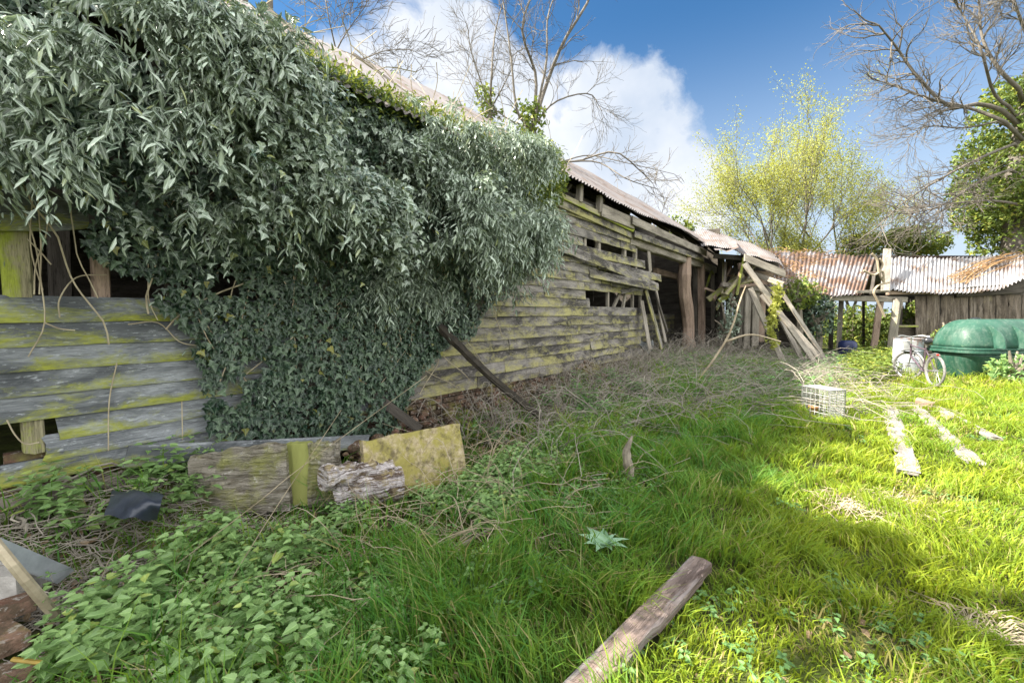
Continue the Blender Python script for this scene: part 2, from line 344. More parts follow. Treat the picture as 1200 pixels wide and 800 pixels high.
# ground
s = NT('ground_soil'); p = s.pos(); n = s.noise(p, 2.5, 6, .7); n2 = s.noise(p, 30, 4, .7)
c = s.mix(s.ramp(n, [(.35, 0), (.65, 1)]), (.035, .032, .018), (.085, .11, .025)); c = s.mix(s.ramp(n2, [(.55, 0), (.7, .6)]), c, (.17, .15, .08))
s.base(c, .95, .1); s.bump(n2, .8, .03); M['ground'] = s.m
# grass: bc=(patch tone with barn shade painted in, dryness, random)
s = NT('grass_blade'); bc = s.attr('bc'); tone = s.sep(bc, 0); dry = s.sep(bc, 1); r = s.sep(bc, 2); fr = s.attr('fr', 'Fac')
c = s.mix(tone, (.050, .20, .036), (.36, .41, .028)); c = s.mix(s.math('MULTIPLY', r, .5), c, (.16, .30, .04))  # from deep green of shaded grass to yellow green of sunlit grass
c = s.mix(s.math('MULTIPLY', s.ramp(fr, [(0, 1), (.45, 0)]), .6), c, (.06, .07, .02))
c = s.mix(dry, c, (.42, .33, .16)); s.base(c, .5, .3); s.translucent(s.mix(.28, c, (.50, .56, .03)), .45); M['grass'] = s.m

# ---------------------------------------------------------------- camera, sky, sun
cam = bpy.data.cameras.new('camera'); co = bpy.data.objects.new('camera', cam); COL.objects.link(co); SC.camera = co
cam.sensor_width = 36; cam.lens = 15.0; cam.clip_end = 2000; cam.clip_start = .05
co.location = (0, 0, H); co.rotation_euler = (math.pi/2-PIT, 0, 0)
AZ, EL = math.radians(-90), math.radians(42)
sd = Vector((math.sin(AZ)*math.cos(EL), math.cos(AZ)*math.cos(EL), math.sin(EL)))
ld = bpy.data.lights.new('sun', 'SUN'); ld.energy = 5.0; ld.angle = math.radians(.5); ld.color = (1, .93, .80)
lo = bpy.data.objects.new('sun', ld); COL.objects.link(lo); lo.rotation_euler = sd.to_track_quat('Z', 'Y').to_euler()
w = bpy.data.worlds.new('World'); SC.world = w; w.use_nodes = True; t = w.node_tree; t.nodes.clear()
N = t.nodes.new; Lk = t.links.new
sky = N('ShaderNodeTexSky'); sky.sky_type = 'NISHITA'; sky.sun_disc = False; sky.sun_elevation = EL; sky.sun_rotation = AZ
sky.air_density = 1.0; sky.dust_density = .6; sky.ozone_density = 2.2
bg = N('ShaderNodeBackground'); bg.inputs[1].default_value = .15; wo = N('ShaderNodeOutputWorld'); Lk(bg.outputs[0], wo.inputs[0])
tc = N('ShaderNodeTexCoord'); gen = tc.outputs['Generated']
def wm(op, a, b=0.0):
    n = N('ShaderNodeMath'); n.operation = op
    for i, x in enumerate((a, b)):
        if isinstance(x, (int, float)): n.inputs[i].default_value = x
        else: Lk(x, n.inputs[i])
    return n.outputs[0]
def wnoise(sc, det, ro=.6, dist=0):
    n = N('ShaderNodeTexNoise'); Lk(gen, n.inputs['Vector']); n.inputs['Scale'].default_value = sc; n.inputs['Detail'].default_value = det
    n.inputs['Roughness'].default_value = ro; n.inputs['Distortion'].default_value = dist; return n.outputs[0]
nz = wnoise(7, 7, .62, .25); nz2 = wnoise(3.2, 5, .6)
tot = None
for (u, v, rad, wt) in [(450,120,8,.85),(510,70,8,.9),(560,120,8,.75),(480,180,11,.75),(640,160,9,.85),(700,150,8.5,1),(750,165,7,1),(785,215,7,.95),(700,220,10,.9),(800,262,5,.8),(620,230,12,.8)]:
    d = nrm(ray(u, v)); vm = N('ShaderNodeVectorMath'); vm.operation = 'DOT_PRODUCT'; Lk(gen, vm.inputs[0]); vm.inputs[1].default_value = tuple(d)
    mr = N('ShaderNodeMapRange'); Lk(vm.outputs['Value'], mr.inputs[0]); mr.inputs[1].default_value = math.cos(math.radians(rad*1.35)); mr.inputs[2].default_value = math.cos(math.radians(rad*.15))
    mr.inputs[3].default_value = 0; mr.inputs[4].default_value = wt; mr.interpolation_type = 'SMOOTHSTEP'
    tot = mr.outputs[0] if tot is None else wm('MAXIMUM', tot, mr.outputs[0])
den = wm('ADD', tot, wm('MULTIPLY', wm('SUBTRACT', nz, .5), 1.9))
cr = N('ShaderNodeValToRGB'); Lk(den, cr.inputs[0]); cr.color_ramp.elements[0].position = .34; cr.color_ramp.elements[1].position = .72
cr.color_ramp.elements[1].color = (.92, .92, .92, 1)
sh = N('ShaderNodeValToRGB'); Lk(nz2, sh.inputs[0]); sh.color_ramp.elements[0].position = .35; sh.color_ramp.elements[1].position = .65
CLOUD_NODES = (sh.color_ramp.elements[0], sh.color_ramp.elements[1])
CLOUD_NODES[0].color = (1.2, 1.36, 1.6, 1); CLOUD_NODES[1].color = (1.85, 1.88, 1.94, 1)
# pale band low in the sky
sp = N('ShaderNodeSeparateXYZ'); Lk(gen, sp.inputs[0])
hz = N('ShaderNodeMapRange'); Lk(sp.outputs[2], hz.inputs[0]); hz.inputs[1].default_value = .56; hz.inputs[2].default_value = .04
hz.inputs[3].default_value = 0; hz.inputs[4].default_value = .95; hz.interpolation_type = 'SMOOTHSTEP'
def wmix(f, a, b, mode='MIX'):
    n = N('ShaderNodeMix'); n.data_type = 'RGBA'; n.blend_type = mode
    for sck, x in ((n.inputs[0], f), (n.inputs[6], a), (n.inputs[7], b)):
        if isinstance(x, (int, float, tuple)): sck.default_value = x
        else: Lk(x, sck)
    return n.outputs[2]
c0 = wmix(1.0, sky.outputs[0], (.135, .25, .315, 1), 'MULTIPLY')
c0 = wmix(hz.outputs[0], c0, (1.25, 1.45, 1.68, 1))
c1 = wmix(cr.outputs[0], c0, sh.outputs[0])
# unseen bright cloud behind and beside the viewpoint, added to fill the shaded side
bk = N('ShaderNodeMapRange'); Lk(wm('ADD', sp.outputs[1], wm('MULTIPLY', wm('SUBTRACT', nz2, .5), .35)), bk.inputs[0]); bk.inputs[1].default_value = .40; bk.inputs[2].default_value = .10
bk.inputs[3].default_value = 0; bk.inputs[4].default_value = 1; bk.interpolation_type = 'SMOOTHSTEP'
bn = N('ShaderNodeValToRGB'); Lk(nz, bn.inputs[0]); bn.color_ramp.elements[0].position = .30; bn.color_ramp.elements[1].position = .5; bn.color_ramp.elements[0].color = (.25, .25, .25, 1)
Lk(wmix(wm('MULTIPLY', bk.outputs[0], bn.outputs[0]), c1, (4.9, 4.95, 4.9, 1)), bg.inputs[0])
SC.view_settings.view_transform = 'Standard'; SC.view_settings.look = 'None'; SC.view_settings.exposure = 1.98; SC.view_settings.gamma = 1
try: SC.cycles.max_bounces = 8; SC.cycles.use_denoising = True
except Exception: pass

# ---------------------------------------------------------------- ground
k = np.linspace(-1, 1, 420); ax_ = np.sinh(k*4.6)/math.sinh(4.6)*420
X, Y = np.meshgrid(ax_+3, ax_+6, indexing='ij'); mb = MB(); grid(mb, np.stack([X, Y, gz(X, Y)], -1))
tag(mb.build('ground', M['ground'], smooth=True, origin=(0, 0, 0)), kind='structure')

# ---------------------------------------------------------------- barn
barn = empty('barn', W(8, -1, 0), 'long derelict weatherboarded barn with missing boards, half smothered in ivy', 'barn')
def ms(u, v, t=0): return SZ(u, v, t)
S_END = SZ(753, 400)[0]; S0 = -4.0; S_FAR = 20.5
lap = nrm(Z - WN*.13)
mb = MB(); zz = [.735, .872, 1.03, 1.20, 1.37, 1.535, 1.70]       # near cladding, top edges of the seven boards
for i in range(len(zz)):
    z1 = zz[i]+.012; z0 = zz[i]-.158; zc = (z0+z1)/2
    a = S0; b = SZ(345, 400)[0]
    if i == 0: a = SZ(52, 515)[0]
    if i == 1: a = SZ(68, 495)[0]
    for (p, q) in ([(a, 2.9 + .2*rng.random()), (2.93+.2*rng.random(), b)] if False else [(a, b)]):
        board(mb, W(p, .0, zc), W(q, .0, zc+.01), lap, WN, .185, .022, chip=.05 if i < 2 else .012, seg=.08, warp=.008)
    if i == 0: board(mb, W(S0, 0, z0-.07), W(b+.8, 0, z0-.05), lap, WN, .15, .03, chip=.04, seg=.08)
mb.build('near_cladding', M['near'], barn)
mb = MB()                                   # far cladding
zi = .50; E = .178; n = 19; SL = SZ(345, 400)[0]+.02
for i in range(n):
    z0 = zi+i*E; zc = z0+E/2
    # right hand end and gaps by course
    segs = []
    e = S_END - .02 - .18*rng.random() + (.35 if i in (3, 4, 5) else 0)
    if i in (7, 8): segs = [(SL, SZ(690, 350)[0]), ] if i == 7 else [(SL, SZ(686, 350)[0])]
    elif i == 1: segs = [(SL, SZ(730, 400)[0])]
    elif i in (10, 11): segs = [(SL, S_END-1.2)]
    elif i == 12: segs = [(SL, S_END-.9)]
    elif i == 14: segs = [(SL, SZ(682, 290)[0])]
    elif i >= 15: segs = [(SL, SZ(744-(i-15)*5, 280)[0])]
    else: segs = [(SL, e)]
    for (a, b) in segs:                     # butt joints
        cuts = [a]
        while cuts[-1] < b-3.2: cuts.append(cuts[-1]+2.0+1.6*rng.random())
        cuts.append(b)
        for p, q in zip(cuts[:-1], cuts[1:]):
            dz = .018*(rng.random()-.5); board(mb, W(p+.006, .0, zc+dz), W(q-.006, .0, zc+dz+.012*(rng.random()-.5)), lap, WN, E+.025, .02, seg=.12, chip=.02, warp=.012)
mb.build('far_cladding', M['far'], barn)
def bpart(name, mat, fn, label=None):
    m = MB(); fn(m); o = m.build(name, M[mat], barn)
    if label: o['label'] = label
    return o
# loose boards that spring off the end of the wall
for (u0, v0, u1, v1, bow, w_, t1) in [(640, 283, 771, 336, .05, .19, .30), (690, 320, 768, 337, .04, .18, .42), (700, 310, 774, 326, .05, .19, .25), (715, 332, 757, 336, .02, .15, .12), (728, 342, 764, 333, .06, .10, .35)]:
    bpart('loose_board', 'far', lambda m: board(m, PW(u0, v0, .03), PW(u1, v1, t1), lap, WN, w_, .022, bow=bow, chip=.03), 'split board sprung off the end of the wall')
# rails, studs seen in the slot and gaps
for u in (712, 728, 741, 750): bpart('stud', 'grey', lambda m: beam(m, PW(u, 372, -.03), PW(u+ (5 if u == 728 else 0), 342, -.03), .07, .06))
bpart('brace', 'grey', lambda m: beam(m, PW(716, 366, -.12), PW(727, 342, -.12), .10, .04))
for u, v in ((684, 286), (701, 290), (731, 296), (744, 300)): bpart('stud', 'grey', lambda m: beam(m, PW(u, v-9, -.04), PW(u, v+16, -.04), .10, .09))
# openings on the near side: head board, posts
bpart('head_board', 'near', lambda m: board(m, PW(-60, 246, .02), PW(100, 250, .02), Z, WN, .26, .03, chip=.04))
bpart('post', 'mossy', lambda m: beam(m, PW(11, 200, -.06), PW(22, 350, -.06), .14, .14))
bpart('post', 'dark', lambda m: beam(m, PW(68, 250, -.9), PW(72, 360, -.9), .14, .12))
bpart('post', 'brown', lambda m: beam(m, PW(117, 300, -.08), PW(119, 352, -.08), .10, .10))
bpart('sole_block', 'mossy', lambda m: beam(m, PW(37, 488, -.05), PW(40, 528, -.05), .11, .12))
bpart('sill_beam', 'dark', lambda m: beam(m, W(S0, -.12, .50), W(S_END+.1, -.12, .48), .14, .12))
for u in (205, 330, 470, 560, 640): bpart('stud', 'dark', lambda m: beam(m, W(SZ(u, 300)[0], -.10, .5), W(SZ(u, 300)[0], -.10, 4.0), .1, .1, up=WD))
# wall plate and fascias above the far cladding
zp = 3.62
bpart('wall_plate', 'grey', lambda m: beam(m, PW(735, 281, -.05), PW(845, 319, -.05), .26, .2, seg=.3, chip=.05))
bpart('wall_plate', 'dark', lambda m: beam(m, W(S0, -.14, 3.95), W(SZ(740, 280)[0], -.14, 3.92), .18, .12))
bpart('fascia_board', 'mossy', lambda m: board(m, PW(652, 227, .1), PW(742, 270, .1), Z, WN, .10, .03, seg=.3))
bpart('fascia_board', 'far', lambda m: board(m, PW(652, 236, .05), PW(741, 276, .05), Z, WN, .17, .03, seg=.3))
bpart('fascia_board', 'grey', lambda m: board(m, PW(704, 246, .14), PW(742, 262, .14), Z, WN, .26, .03, seg=.3))
bpart('fascia_board', 'far', lambda m: board(m, PW(742, 274, .12), PW(824, 304, .12), Z, WN, .16, .04, seg=.3))
bpart('fascia_board', 'grey', lambda m: board(m, PW(740, 258, .2), PW(827, 297, .2), Z, WN, .2, .04, seg=.3))
for u, v in ((679, 225), (702, 238)): bpart('rafter_foot', 'grey', lambda m: beam(m, PW(u, v+11, .12), PW(u+1, v-8, .12), .12, .10))
for k_ in range(12):
    s_ = 3+k_*1.4; bpart('rafter', 'dark', lambda m: beam(m, W(s_, .05, 4.02), W(s_, -2.75, 6.18), .12, .07, up=Z))
# roof: corrugated, eave at t=.28
def roof_fn(side):
    def f(U, Vv):
        s_ = S0 + U*(S_FAR-3.3-S0); sag = .04*np.sin(s_*1.1)+.03*np.sin(s_*.45+1) - .05 - .22*sm(6.5, 2, s_)
        if side > 0: t_ = .30 - Vv*3.1; z_ = 4.12 + Vv*2.28 + sag + .02*np.floor(s_/.8 % 2)*0
        else: t_ = -2.8 - Vv*3.1; z_ = 6.40 - Vv*2.5 + sag
        jag = .05*(hash2(np.floor(s_/.75).astype(np.int64), np.floor(s_*0).astype(np.int64), 4)-.5)*(1-Vv)
        return W(0, 0, 0) + s_[..., None]*WD + (t_+jag)[..., None]*WN + z_[..., None]*Z
    return f
m = MB(); corr(m, roof_fn(1), 0, S_FAR-3.3-S0, nv=9, pitch=.12, amp=.022); m.build('roof', M['barnroof'], barn, smooth=True)
m = MB(); g_ = roof_fn(-1); corr(m, g_, 0, S_FAR-3.3-S0, nv=5, pitch=.12, amp=.022); m.build('roof', M['barnroof'], barn, smooth=True)
# back and end walls
def planks(m, a, b, z0, z1, n_out, w_=.2, th=.02):
    a = np.asarray(a); b = np.asarray(b); z = z0
    while z < z1: board(m, a+Z*(z+w_/2), b+Z*(z+w_/2), Z, n_out, w_+.01, th, seg=.8); z += w_
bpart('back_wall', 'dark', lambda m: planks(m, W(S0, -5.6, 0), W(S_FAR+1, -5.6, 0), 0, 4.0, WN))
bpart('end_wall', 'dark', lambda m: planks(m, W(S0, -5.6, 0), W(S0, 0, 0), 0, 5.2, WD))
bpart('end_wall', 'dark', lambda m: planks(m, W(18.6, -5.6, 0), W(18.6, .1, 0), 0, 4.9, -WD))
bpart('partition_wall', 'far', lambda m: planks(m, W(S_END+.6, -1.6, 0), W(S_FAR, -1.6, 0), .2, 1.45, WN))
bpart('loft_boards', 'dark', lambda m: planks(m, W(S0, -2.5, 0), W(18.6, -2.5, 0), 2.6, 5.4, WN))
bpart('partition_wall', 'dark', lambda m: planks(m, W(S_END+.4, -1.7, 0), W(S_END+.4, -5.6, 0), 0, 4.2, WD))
# posts of the open bays
def trunkpost(m):
    p = spline([PW(803, 300, -.05), PW(802, 335, -.02), PW(806, 370, .0), PW(807, 412, .02)], 10); tube(m, p, [.21, .2, .22, .19, .2, .21, .2, .19, .22, .27], 9, rough=.22)
bpart('post', 'brown', trunkpost, 'crooked trunk post with peeling bark')
bpart('post', 'dark', lambda m: beam(m, PW(815, 305, -.15), PW(815, 400, -.15), .14, .12))
bpart('post', 'brown', lambda m: beam(m, PW(822, 310, -.02), PW(822.5, 405, -.02), .26, .2))
bpart('post', 'grey', lambda m: beam(m, PW(835, 314, -.05), PW(836, 405, -.05), .16, .12)); bpart('post', 'grey', lambda m: beam(m, PW(841, 314, -.3), PW(842, 405, -.3), .2, .12))
bpart('brace', 'mossy', lambda m: beam(m, PW(834, 317, .0), PW(825, 345, -.2), .10, .07)); bpart('brace', 'mossy', lambda m: beam(m, PW(834, 317, .05), PW(850, 345, -.6), .10, .07))
bpart('tie_beam', 'brown', lambda m: beam(m, PW(768, 318, -.9), PW(800, 326, -1.2), .22, .14))
# leaning broken boards at the torn end
for (u0, v0, u1, v1, w_, mt) in [(757, 340, 776, 408, .20, 'far'), (768, 335, 780, 400, .16, 'grey'), (764, 330, 782, 388, .09, 'dark'), (752, 352, 762, 410, .2, 'grey')]:
    bpart('hanging_board', mt, lambda m: beam(m, PW(u0, v0, .1), PW(u1, v1, .4), w_, .03, up=WD), 'broken board hanging from the torn end of the wall')
bpart('split_upright', 'grey', lambda m: beam(m, PW(760, 292, 0), PW(762, 318, 0), .2, .03, up=WD))
# corner roof, sagging, over the collapsed end
def croof(U, Vv):
    a = PY(822, 289, 14.4); b = PY(880, 297, 13.8); c = PY(921, 316, 13.6); a2 = PY(812, 271, 17.5); b2 = PY(856, 277, 17.5); c2 = PY(912, 303, 17.2)
    U = np.clip(U, 0, 1.01)[..., None]; Vv = Vv[..., None]
    lo_ = (1-U)**2*a + 2*U*(1-U)*(b+Z*.15) + U*U*c; hi_ = (1-U)**2*a2 + 2*U*(1-U)*(b2+Z*.3) + U*U*c2
    return lo_*(1-Vv) + hi_*Vv + Z*(.05*np.sin(U*9)+.03*np.sin(U*23+Vv*5))
m = MB(); corr(m, croof, 0, 4.2, nv=12, pitch=.1, amp=.015); m.build('corner_roof', M['barnroof'], barn, smooth=True)
bpart('torn_sheet', 'barnroof', lambda m: grid(m, np.array([[PY(838+7*a-2*b, 293+1.5*math.sin(a*1.3)-3*b, 13.9+b*.6) + Z*.05*math.sin(a*2) for b in range(4)] for a in range(5)])), 'torn curled roof sheet')
bpart('corner_fascia', 'grey', lambda m: board(m, PY(872, 302, 13.9), PY(919, 321, 13.7), Z, V(0, -1, 0), .24, .05))
bpart('corner_fascia', 'dark', lambda m: board(m, PY(836, 300, 14.5), PY(880, 303, 14.2), Z, V(0, -1, 0), .16, .06))
for (u0, v0, u1, v1, w_, mt, Y0) in [(846, 333, 915, 342, .16, 'grey', 14.6), (850, 345, 870, 322, .12, 'mossy', 14.3), (866, 312, 893, 308, .2, 'brown', 14.2), (868, 318, 905, 322, .16, 'brown', 14.8)]:
    bpart('collapsed_beam', mt, lambda m: beam(m, PY(u0, v0, Y0), PY(u1, v1, Y0), w_, .12, up=Z))
for (u0, v0, u1, v1, w_, mt, Y0) in [(870, 322, 866, 405, .14, 'grey', 14.6), (886, 325, 884, 405, .24, 'grey', 14.7), (893, 318, 890, 400, .3, 'brown', 15), (877, 335, 874, 408, .2, 'grey', 14.4)]:
    bpart('post', mt, lambda m: beam(m, PY(u0, v0, Y0), PY(u1, v1, Y0), w_, .1, up=V(1, 0, 0)))
for k_ in range(16):
    u0 = 846+58*rng.random(); v0 = 312+45*rng.random(); an_ = rng.choice([rng.normal()*.35, 1.35+rng.normal()*.3, -1.3+.3*rng.normal()]); Lp = 22+34*rng.random(); Y0 = 14.2+1.1*rng.random(); Y1 = Y0+.8*rng.normal()
    bpart('collapsed_beam', str(rng.choice(['grey', 'brown', 'grey', 'mossy'])), lambda m: beam(m, PY(u0-Lp*.5*math.cos(an_), v0-Lp*.5*math.sin(an_), Y0), PY(u0+Lp*.5*math.cos(an_), v0+Lp*.5*math.sin(an_), Y1), .08+.12*rng.random(), .06, seg=.3))
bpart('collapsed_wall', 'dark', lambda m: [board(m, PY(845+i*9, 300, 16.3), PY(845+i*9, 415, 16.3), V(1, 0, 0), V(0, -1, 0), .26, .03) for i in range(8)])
# brick plinth under the boards
m = MB(); z = 0.0
for r_ in range(9):
    s_ = S0 + (.11 if r_ % 2 else 0)
    while s_ < S_END:
        keep = True
        if r_ >= 6 and fbm(s_*1.1, r_*.7, 21) < .40: keep = False
        if keep:
            c = W(s_+.11, -.07+.03*(rng.random()-.5), z+.035); hx, hy, hz_ = .103, .05, .031; v = []
            for a in (-1, 1):
                for b in (-1, 1):
                    for c_ in (-1, 1): v.append(c + WD*a*hx*(1-.06*rng.random()) + WN*b*hy*(1-.1*rng.random()) + Z*c_*hz_*(1-.12*rng.random()))
            m.add(v, quads=[(0, 1, 3, 2), (4, 6, 7, 5), (0, 4, 5, 1), (2, 3, 7, 6), (0, 2, 6, 4), (1, 5, 7, 3)], bc=(0, 0, rng.random()))
        s_ += .225
    z += .073
v = [W(S0, -.13, -.1), W(S_END, -.13, -.1), W(S_END, -.13, .45), W(S0, -.13, .45)]; m.add(v, quads=[(0, 1, 2, 3)])
m.build('brick_plinth', M['brick'], barn)

# rubble mound at the foot of the wall
def rock(m, c, r, sq=(1, 1, .7), bc=None, nl=6):
    a = np.linspace(0, 2*math.pi, 9)[:-1]; b = np.linspace(.15, math.pi-.15, nl); rot = rng.random()*6; off = rng.random(3)*9
    P = np.array([[[math.sin(q)*math.cos(p+rot), math.sin(q)*math.sin(p+rot), math.cos(q)] for p in a] for q in b])
    rr = 1+.5*(fbm(P[..., 0]*1.6+off[0], P[..., 1]*1.6+P[..., 2]*2+off[1], 3)-.5)
    P = c + P*rr[..., None]*r*np.array(sq); nn = len(a); i = np.arange(nl-1)[:, None]*nn; j = np.arange(nn)[None]; j2 = (j+1) % nn
    m.add(P.reshape(-1, 3), quads=np.stack([i+j, i+nn+j, i+nn+j2, i+j2], -1).reshape(-1, 4), polys=[list(range(nn)), list(range((nl-1)*nn, nl*nn))[::-1]], bc=(0, 0, rng.random()) if bc is None else bc)
m = MB()
for _ in range(420):
    s_ = 2.2+rng.random()*6.0; t_ = .02+abs(rng.normal())*.28; x = W(s_, t_, 0); h_ = max(0, .33-t_*.5)*rng.random()
    rock(m, V(x[0], x[1], float(gz(x[0], x[1]))+h_), .03+.07*rng.random(), (1, 1, .65))
tag(m.build('brick_rubble', M['brick']), 'loose brick and lime rubble heaped along the foot of the barn wall', 'rubble', kind='stuff')

# ---------------------------------------------------------------- ivy
def inpoly(x, y, poly):
    poly = np.asarray(poly); r = np.zeros(len(x), bool); j = len(poly)-1
    for i in range(len(poly)):
        xi, yi = poly[i]; xj, yj = poly[j]
        c = ((yi > y) != (yj > y)) & (x < (xj-xi)*(y-yi)/(yj-yi+1e-9)+xi); r ^= c; j = i
    return r
def region(px, t): return np.array([SZ(u, v, t) for u, v in px])
def sample(poly, n, seed=0):
    lo_ = poly.min(0); hi_ = poly.max(0); out = []
    while sum(len(o) for o in out) < n:
        p = lo_+rng.random((n*2, 2))*(hi_-lo_); out.append(p[inpoly(p[:, 0], p[:, 1], poly)])
    return np.concatenate(out)[:n]
HI = region([(-90, -90), (60, -90), (110, -50), (190, -8), (300, 46), (400, 92), (480, 136), (560, 176), (604, 192), (640, 196), (650, 240), (648, 275), (634, 292), (596, 285), (580, 325), (560, 335), (540, 350), (520, 362), (480, 345), (440, 350), (400, 305), (350, 280), (330, 262), (290, 258), (250, 262), (180, 258), (120, 245), (60, 215), (20, 205), (-90, 180)], .3)
LO = region([(-60, -30), (300, 40), (600, 190), (640, 280), (580, 330), (545, 395), (520, 400), (480, 445), (455, 500), (400, 512), (240, 508), (232, 430), (222, 395), (175, 350), (195, 330), (130, 318), (100, 300), (88, 262), (80, 225), (0, 215), (-60, 210)], .05)
ivy = empty('ivy_plant', W(4, .1, .1), 'huge dark green ivy smothering the near half of the barn wall, roof edge and boards', 'ivy')
m = MB()                                     # hanging adult shoots
GAP = region([(28, 34), (78, 46), (84, 66), (60, 68), (34, 62)], .3)
q = sample(HI, 2700); dens = fbm(q[:, 0]*1.6, q[:, 1]*1.9, 31); q = q[((dens > .45) | (rng.random(len(q)) < .12)) & ~inpoly(q[:, 0], q[:, 1], GAP)]
def hang(q, nsp, K, ll, kind='lance', wd=.60):
    s0 = q[:, 0]; z0 = q[:, 1]; nc = len(q); lump = fbm(s0*1.3+4, z0*1.5, 77); bul = sm(1.6, 2.6, z0)*sm(5.2, 3.7, z0)
    t0 = .05 + 1.15*bul*sm(.36, .66, lump)*(.7+.3*rng.random(nc)); ton = rng.random(nc)*.45
    LC = .20+.26*rng.random(nc); ax0 = nrm(.85*WN + .55*WD*rng.normal(size=(nc, 1)) + Z*(.15+.45*rng.normal(size=(nc, 1))))
    for k_ in range(nsp):
        O = (-D*WN)[None] + s0[:, None]*WD + t0[:, None]*WN + z0[:, None]*Z + rng.normal(size=(nc, 3))*.025
        axd = nrm(ax0+.42*rng.normal(size=(nc, 3))); LS = LC*(.5+.6*rng.random(nc))
        for j in range(K):
            f = .22+.78*(j+rng.random(nc)*.8)/K; pos = O + axd*(LS*f)[:, None] - Z*(LS*.8*f*f)[:, None]
            tl = nrm(axd - Z*(1.6*f)[:, None]); side = nrm(np.cross(tl, rdir(nc))); dd = nrm(.75*tl + .85*side - Z*.45)
            nn = nrm(WN*.35 + Z*.85 + .5*rdir(nc)); sz = ll*(.55+.75*rng.random(nc)**1.2)
            leaves(m, pos, dd, nn, sz, kind, wd+.35*rng.random(nc), tone=np.clip(ton+.65*rng.random(nc)**2.2, 0, 1))
br = fbm(q[:, 0]*1.1, q[:, 1]*1.3, 88) > .62; hang(q[~br], 5, 10, .092, 'lance', .5); hang(q[br], 5, 8, .060, 'ivy', .85)
def to3(s_, t_, z_): return (-D*WN)[None] + s_[:, None]*WD + t_[:, None]*WN + z_[:, None]*Z
qb = sample(LO, 160); hang(qb[(fbm(qb[:, 0]*2, qb[:, 1]*2, 91) > .5)], 2, 7, .062)
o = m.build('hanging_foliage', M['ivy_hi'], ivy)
m = MB()                                     # lobed leaves flat on the wall
q = sample(LO, 30000); s_ = q[:, 0]; z_ = q[:, 1]; dn = fbm(s_*2.2, z_*2.2, 5); edge_ok = (dn > .25) & ~inpoly(q[:, 0], q[:, 1], GAP); q = q[edge_ok]; s_ = q[:, 0]; z_ = q[:, 1]; n_ = len(q)
tt = .05+.10*rng.random(n_)+.13*fbm(s_*2.5, z_*2.5, 6)
dd = nrm(-Z + .55*WD*rng.normal(size=(n_, 1)) + .25*WN); nn = nrm(WN + .35*Z + .75*rdir(n_))
leaves(m, to3(s_, tt, z_), dd, nn, (.030+.055*rng.random(n_)**1.6), 'ivy', .9+.4*rng.random(n_), tone=rng.random(n_)**1.8)
PX = region([(455, 430), (500, 400), (540, 350), (590, 300), (620, 300), (600, 345), (560, 365), (530, 400), (500, 425), (470, 460)], .06)
q = sample(PX, 900); n_ = len(q); leaves(m, to3(q[:, 0], .05+.05*rng.random(n_), q[:, 1]), nrm(-Z+.5*rdir(n_)), nrm(WN+.4*rdir(n_)), .045, 'ivy')
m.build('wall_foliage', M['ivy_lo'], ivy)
m = MB()                                     # leafy fringe standing up along the roof edge and the bushy crest at its far end
q_s = np.linspace(SZ(120, 5, .3)[0], SZ(655, 205, .3)[0], 900); n_ = 900
bs = to3(q_s+.1*rng.normal(size=n_), .28-.35*rng.random(n_), 3.98+.24*rng.random(n_)-.2*sm(6.5, 2, q_s))
for j in range(9):
    f = (j+1)/9; a = nrm(Z*.6+WN*.3+.9*rdir(n_)); leaves(m, bs+a*(.22*f), nrm(a+.6*rdir(n_)-Z*.3), nrm(WN*.4+Z+.5*rdir(n_)), .05+.04*rng.random(n_), 'lance')
sc_, zc_ = SZ(627, 196, .1)
n_ = 9000; r_ = rdir(n_)*(rng.random(n_)**.4)[:, None]; ps = to3(sc_+r_[:, 0]*.75, -.0+r_[:, 1]*.6, zc_-.15+r_[:, 2]*.70)
ps = ps[fbm(ps[:, 0]*4, ps[:, 2]*4, 8) > .42]; n_ = len(ps)
leaves(m, ps, nrm(rdir(n_)-Z*.3), nrm(Z*.7+rdir(n_)), .05+.04*rng.random(n_), 'lance', 1.1)
m.build('crest_foliage', M['bush'], ivy)
m = MB()                                     # stems
for _ in range(60):
    a, b = sample(LO, 1)[0]; pts = [(a, b)]; dx = .1*rng.normal()
    for k_ in range(7): dx += .05*rng.normal(); pts.append((pts[-1][0]+dx, pts[-1][1]-.12-.06*rng.random()))
    tube(m, spline([W(x, .12+.06*rng.random(), y) for x, y in pts if y > .5] or [W(a, .1, b), W(a, .1, b-.2)], 14), .004+.004*rng.random(), 4)
for pxs in ([(30, 250), (42, 290), (48, 330), (52, 380), (33, 418)], [(52, 378), (70, 385), (88, 387)], [(70, 372), (70, 350), (90, 325), (125, 322)], [(38, 230), (36, 290), (50, 340)], [(44, 232), (48, 290), (46, 345)],
            [(52, 232), (55, 270), (42, 310), (40, 345)], [(137, 425), (128, 470), (127, 528)], [(32, 280), (48, 296), (60, 310)], [(213, 470), (214, 515)], [(8, 492), (18, 510), (30, 520), (46, 518)], [(352, 350), (357, 440)], [(280, 310), (310, 360), (345, 372), (370, 378)], [(355, 280), (350, 320), (338, 345)], [(150, 380), (185, 378), (210, 400), (232, 405)]):
    tube(m, spline([PW(u, v, .07) for u, v in pxs], 16), .0045, 5)
for _ in range(150):
    a = .3+rng.random()*6.5; p0 = W(a, .25-.8*rng.random(), 4.1); d = nrm(.9*WD*rng.normal()+.5*Z-.3*WN*rng.random()+.3*rdir(1)[0]); L = .3+.8*rng.random()
    rz_ = 3.95+ (.3-tof(p0))*.74 - .2*sm(6.5, 2, a); p0[2] = float(rz_)
    tube(m, spline([p0, p0+d*L*.5+Z*.06, p0+d*L+rng.normal(size=3)*.12], 8), .004+.003*rng.random(), 3)
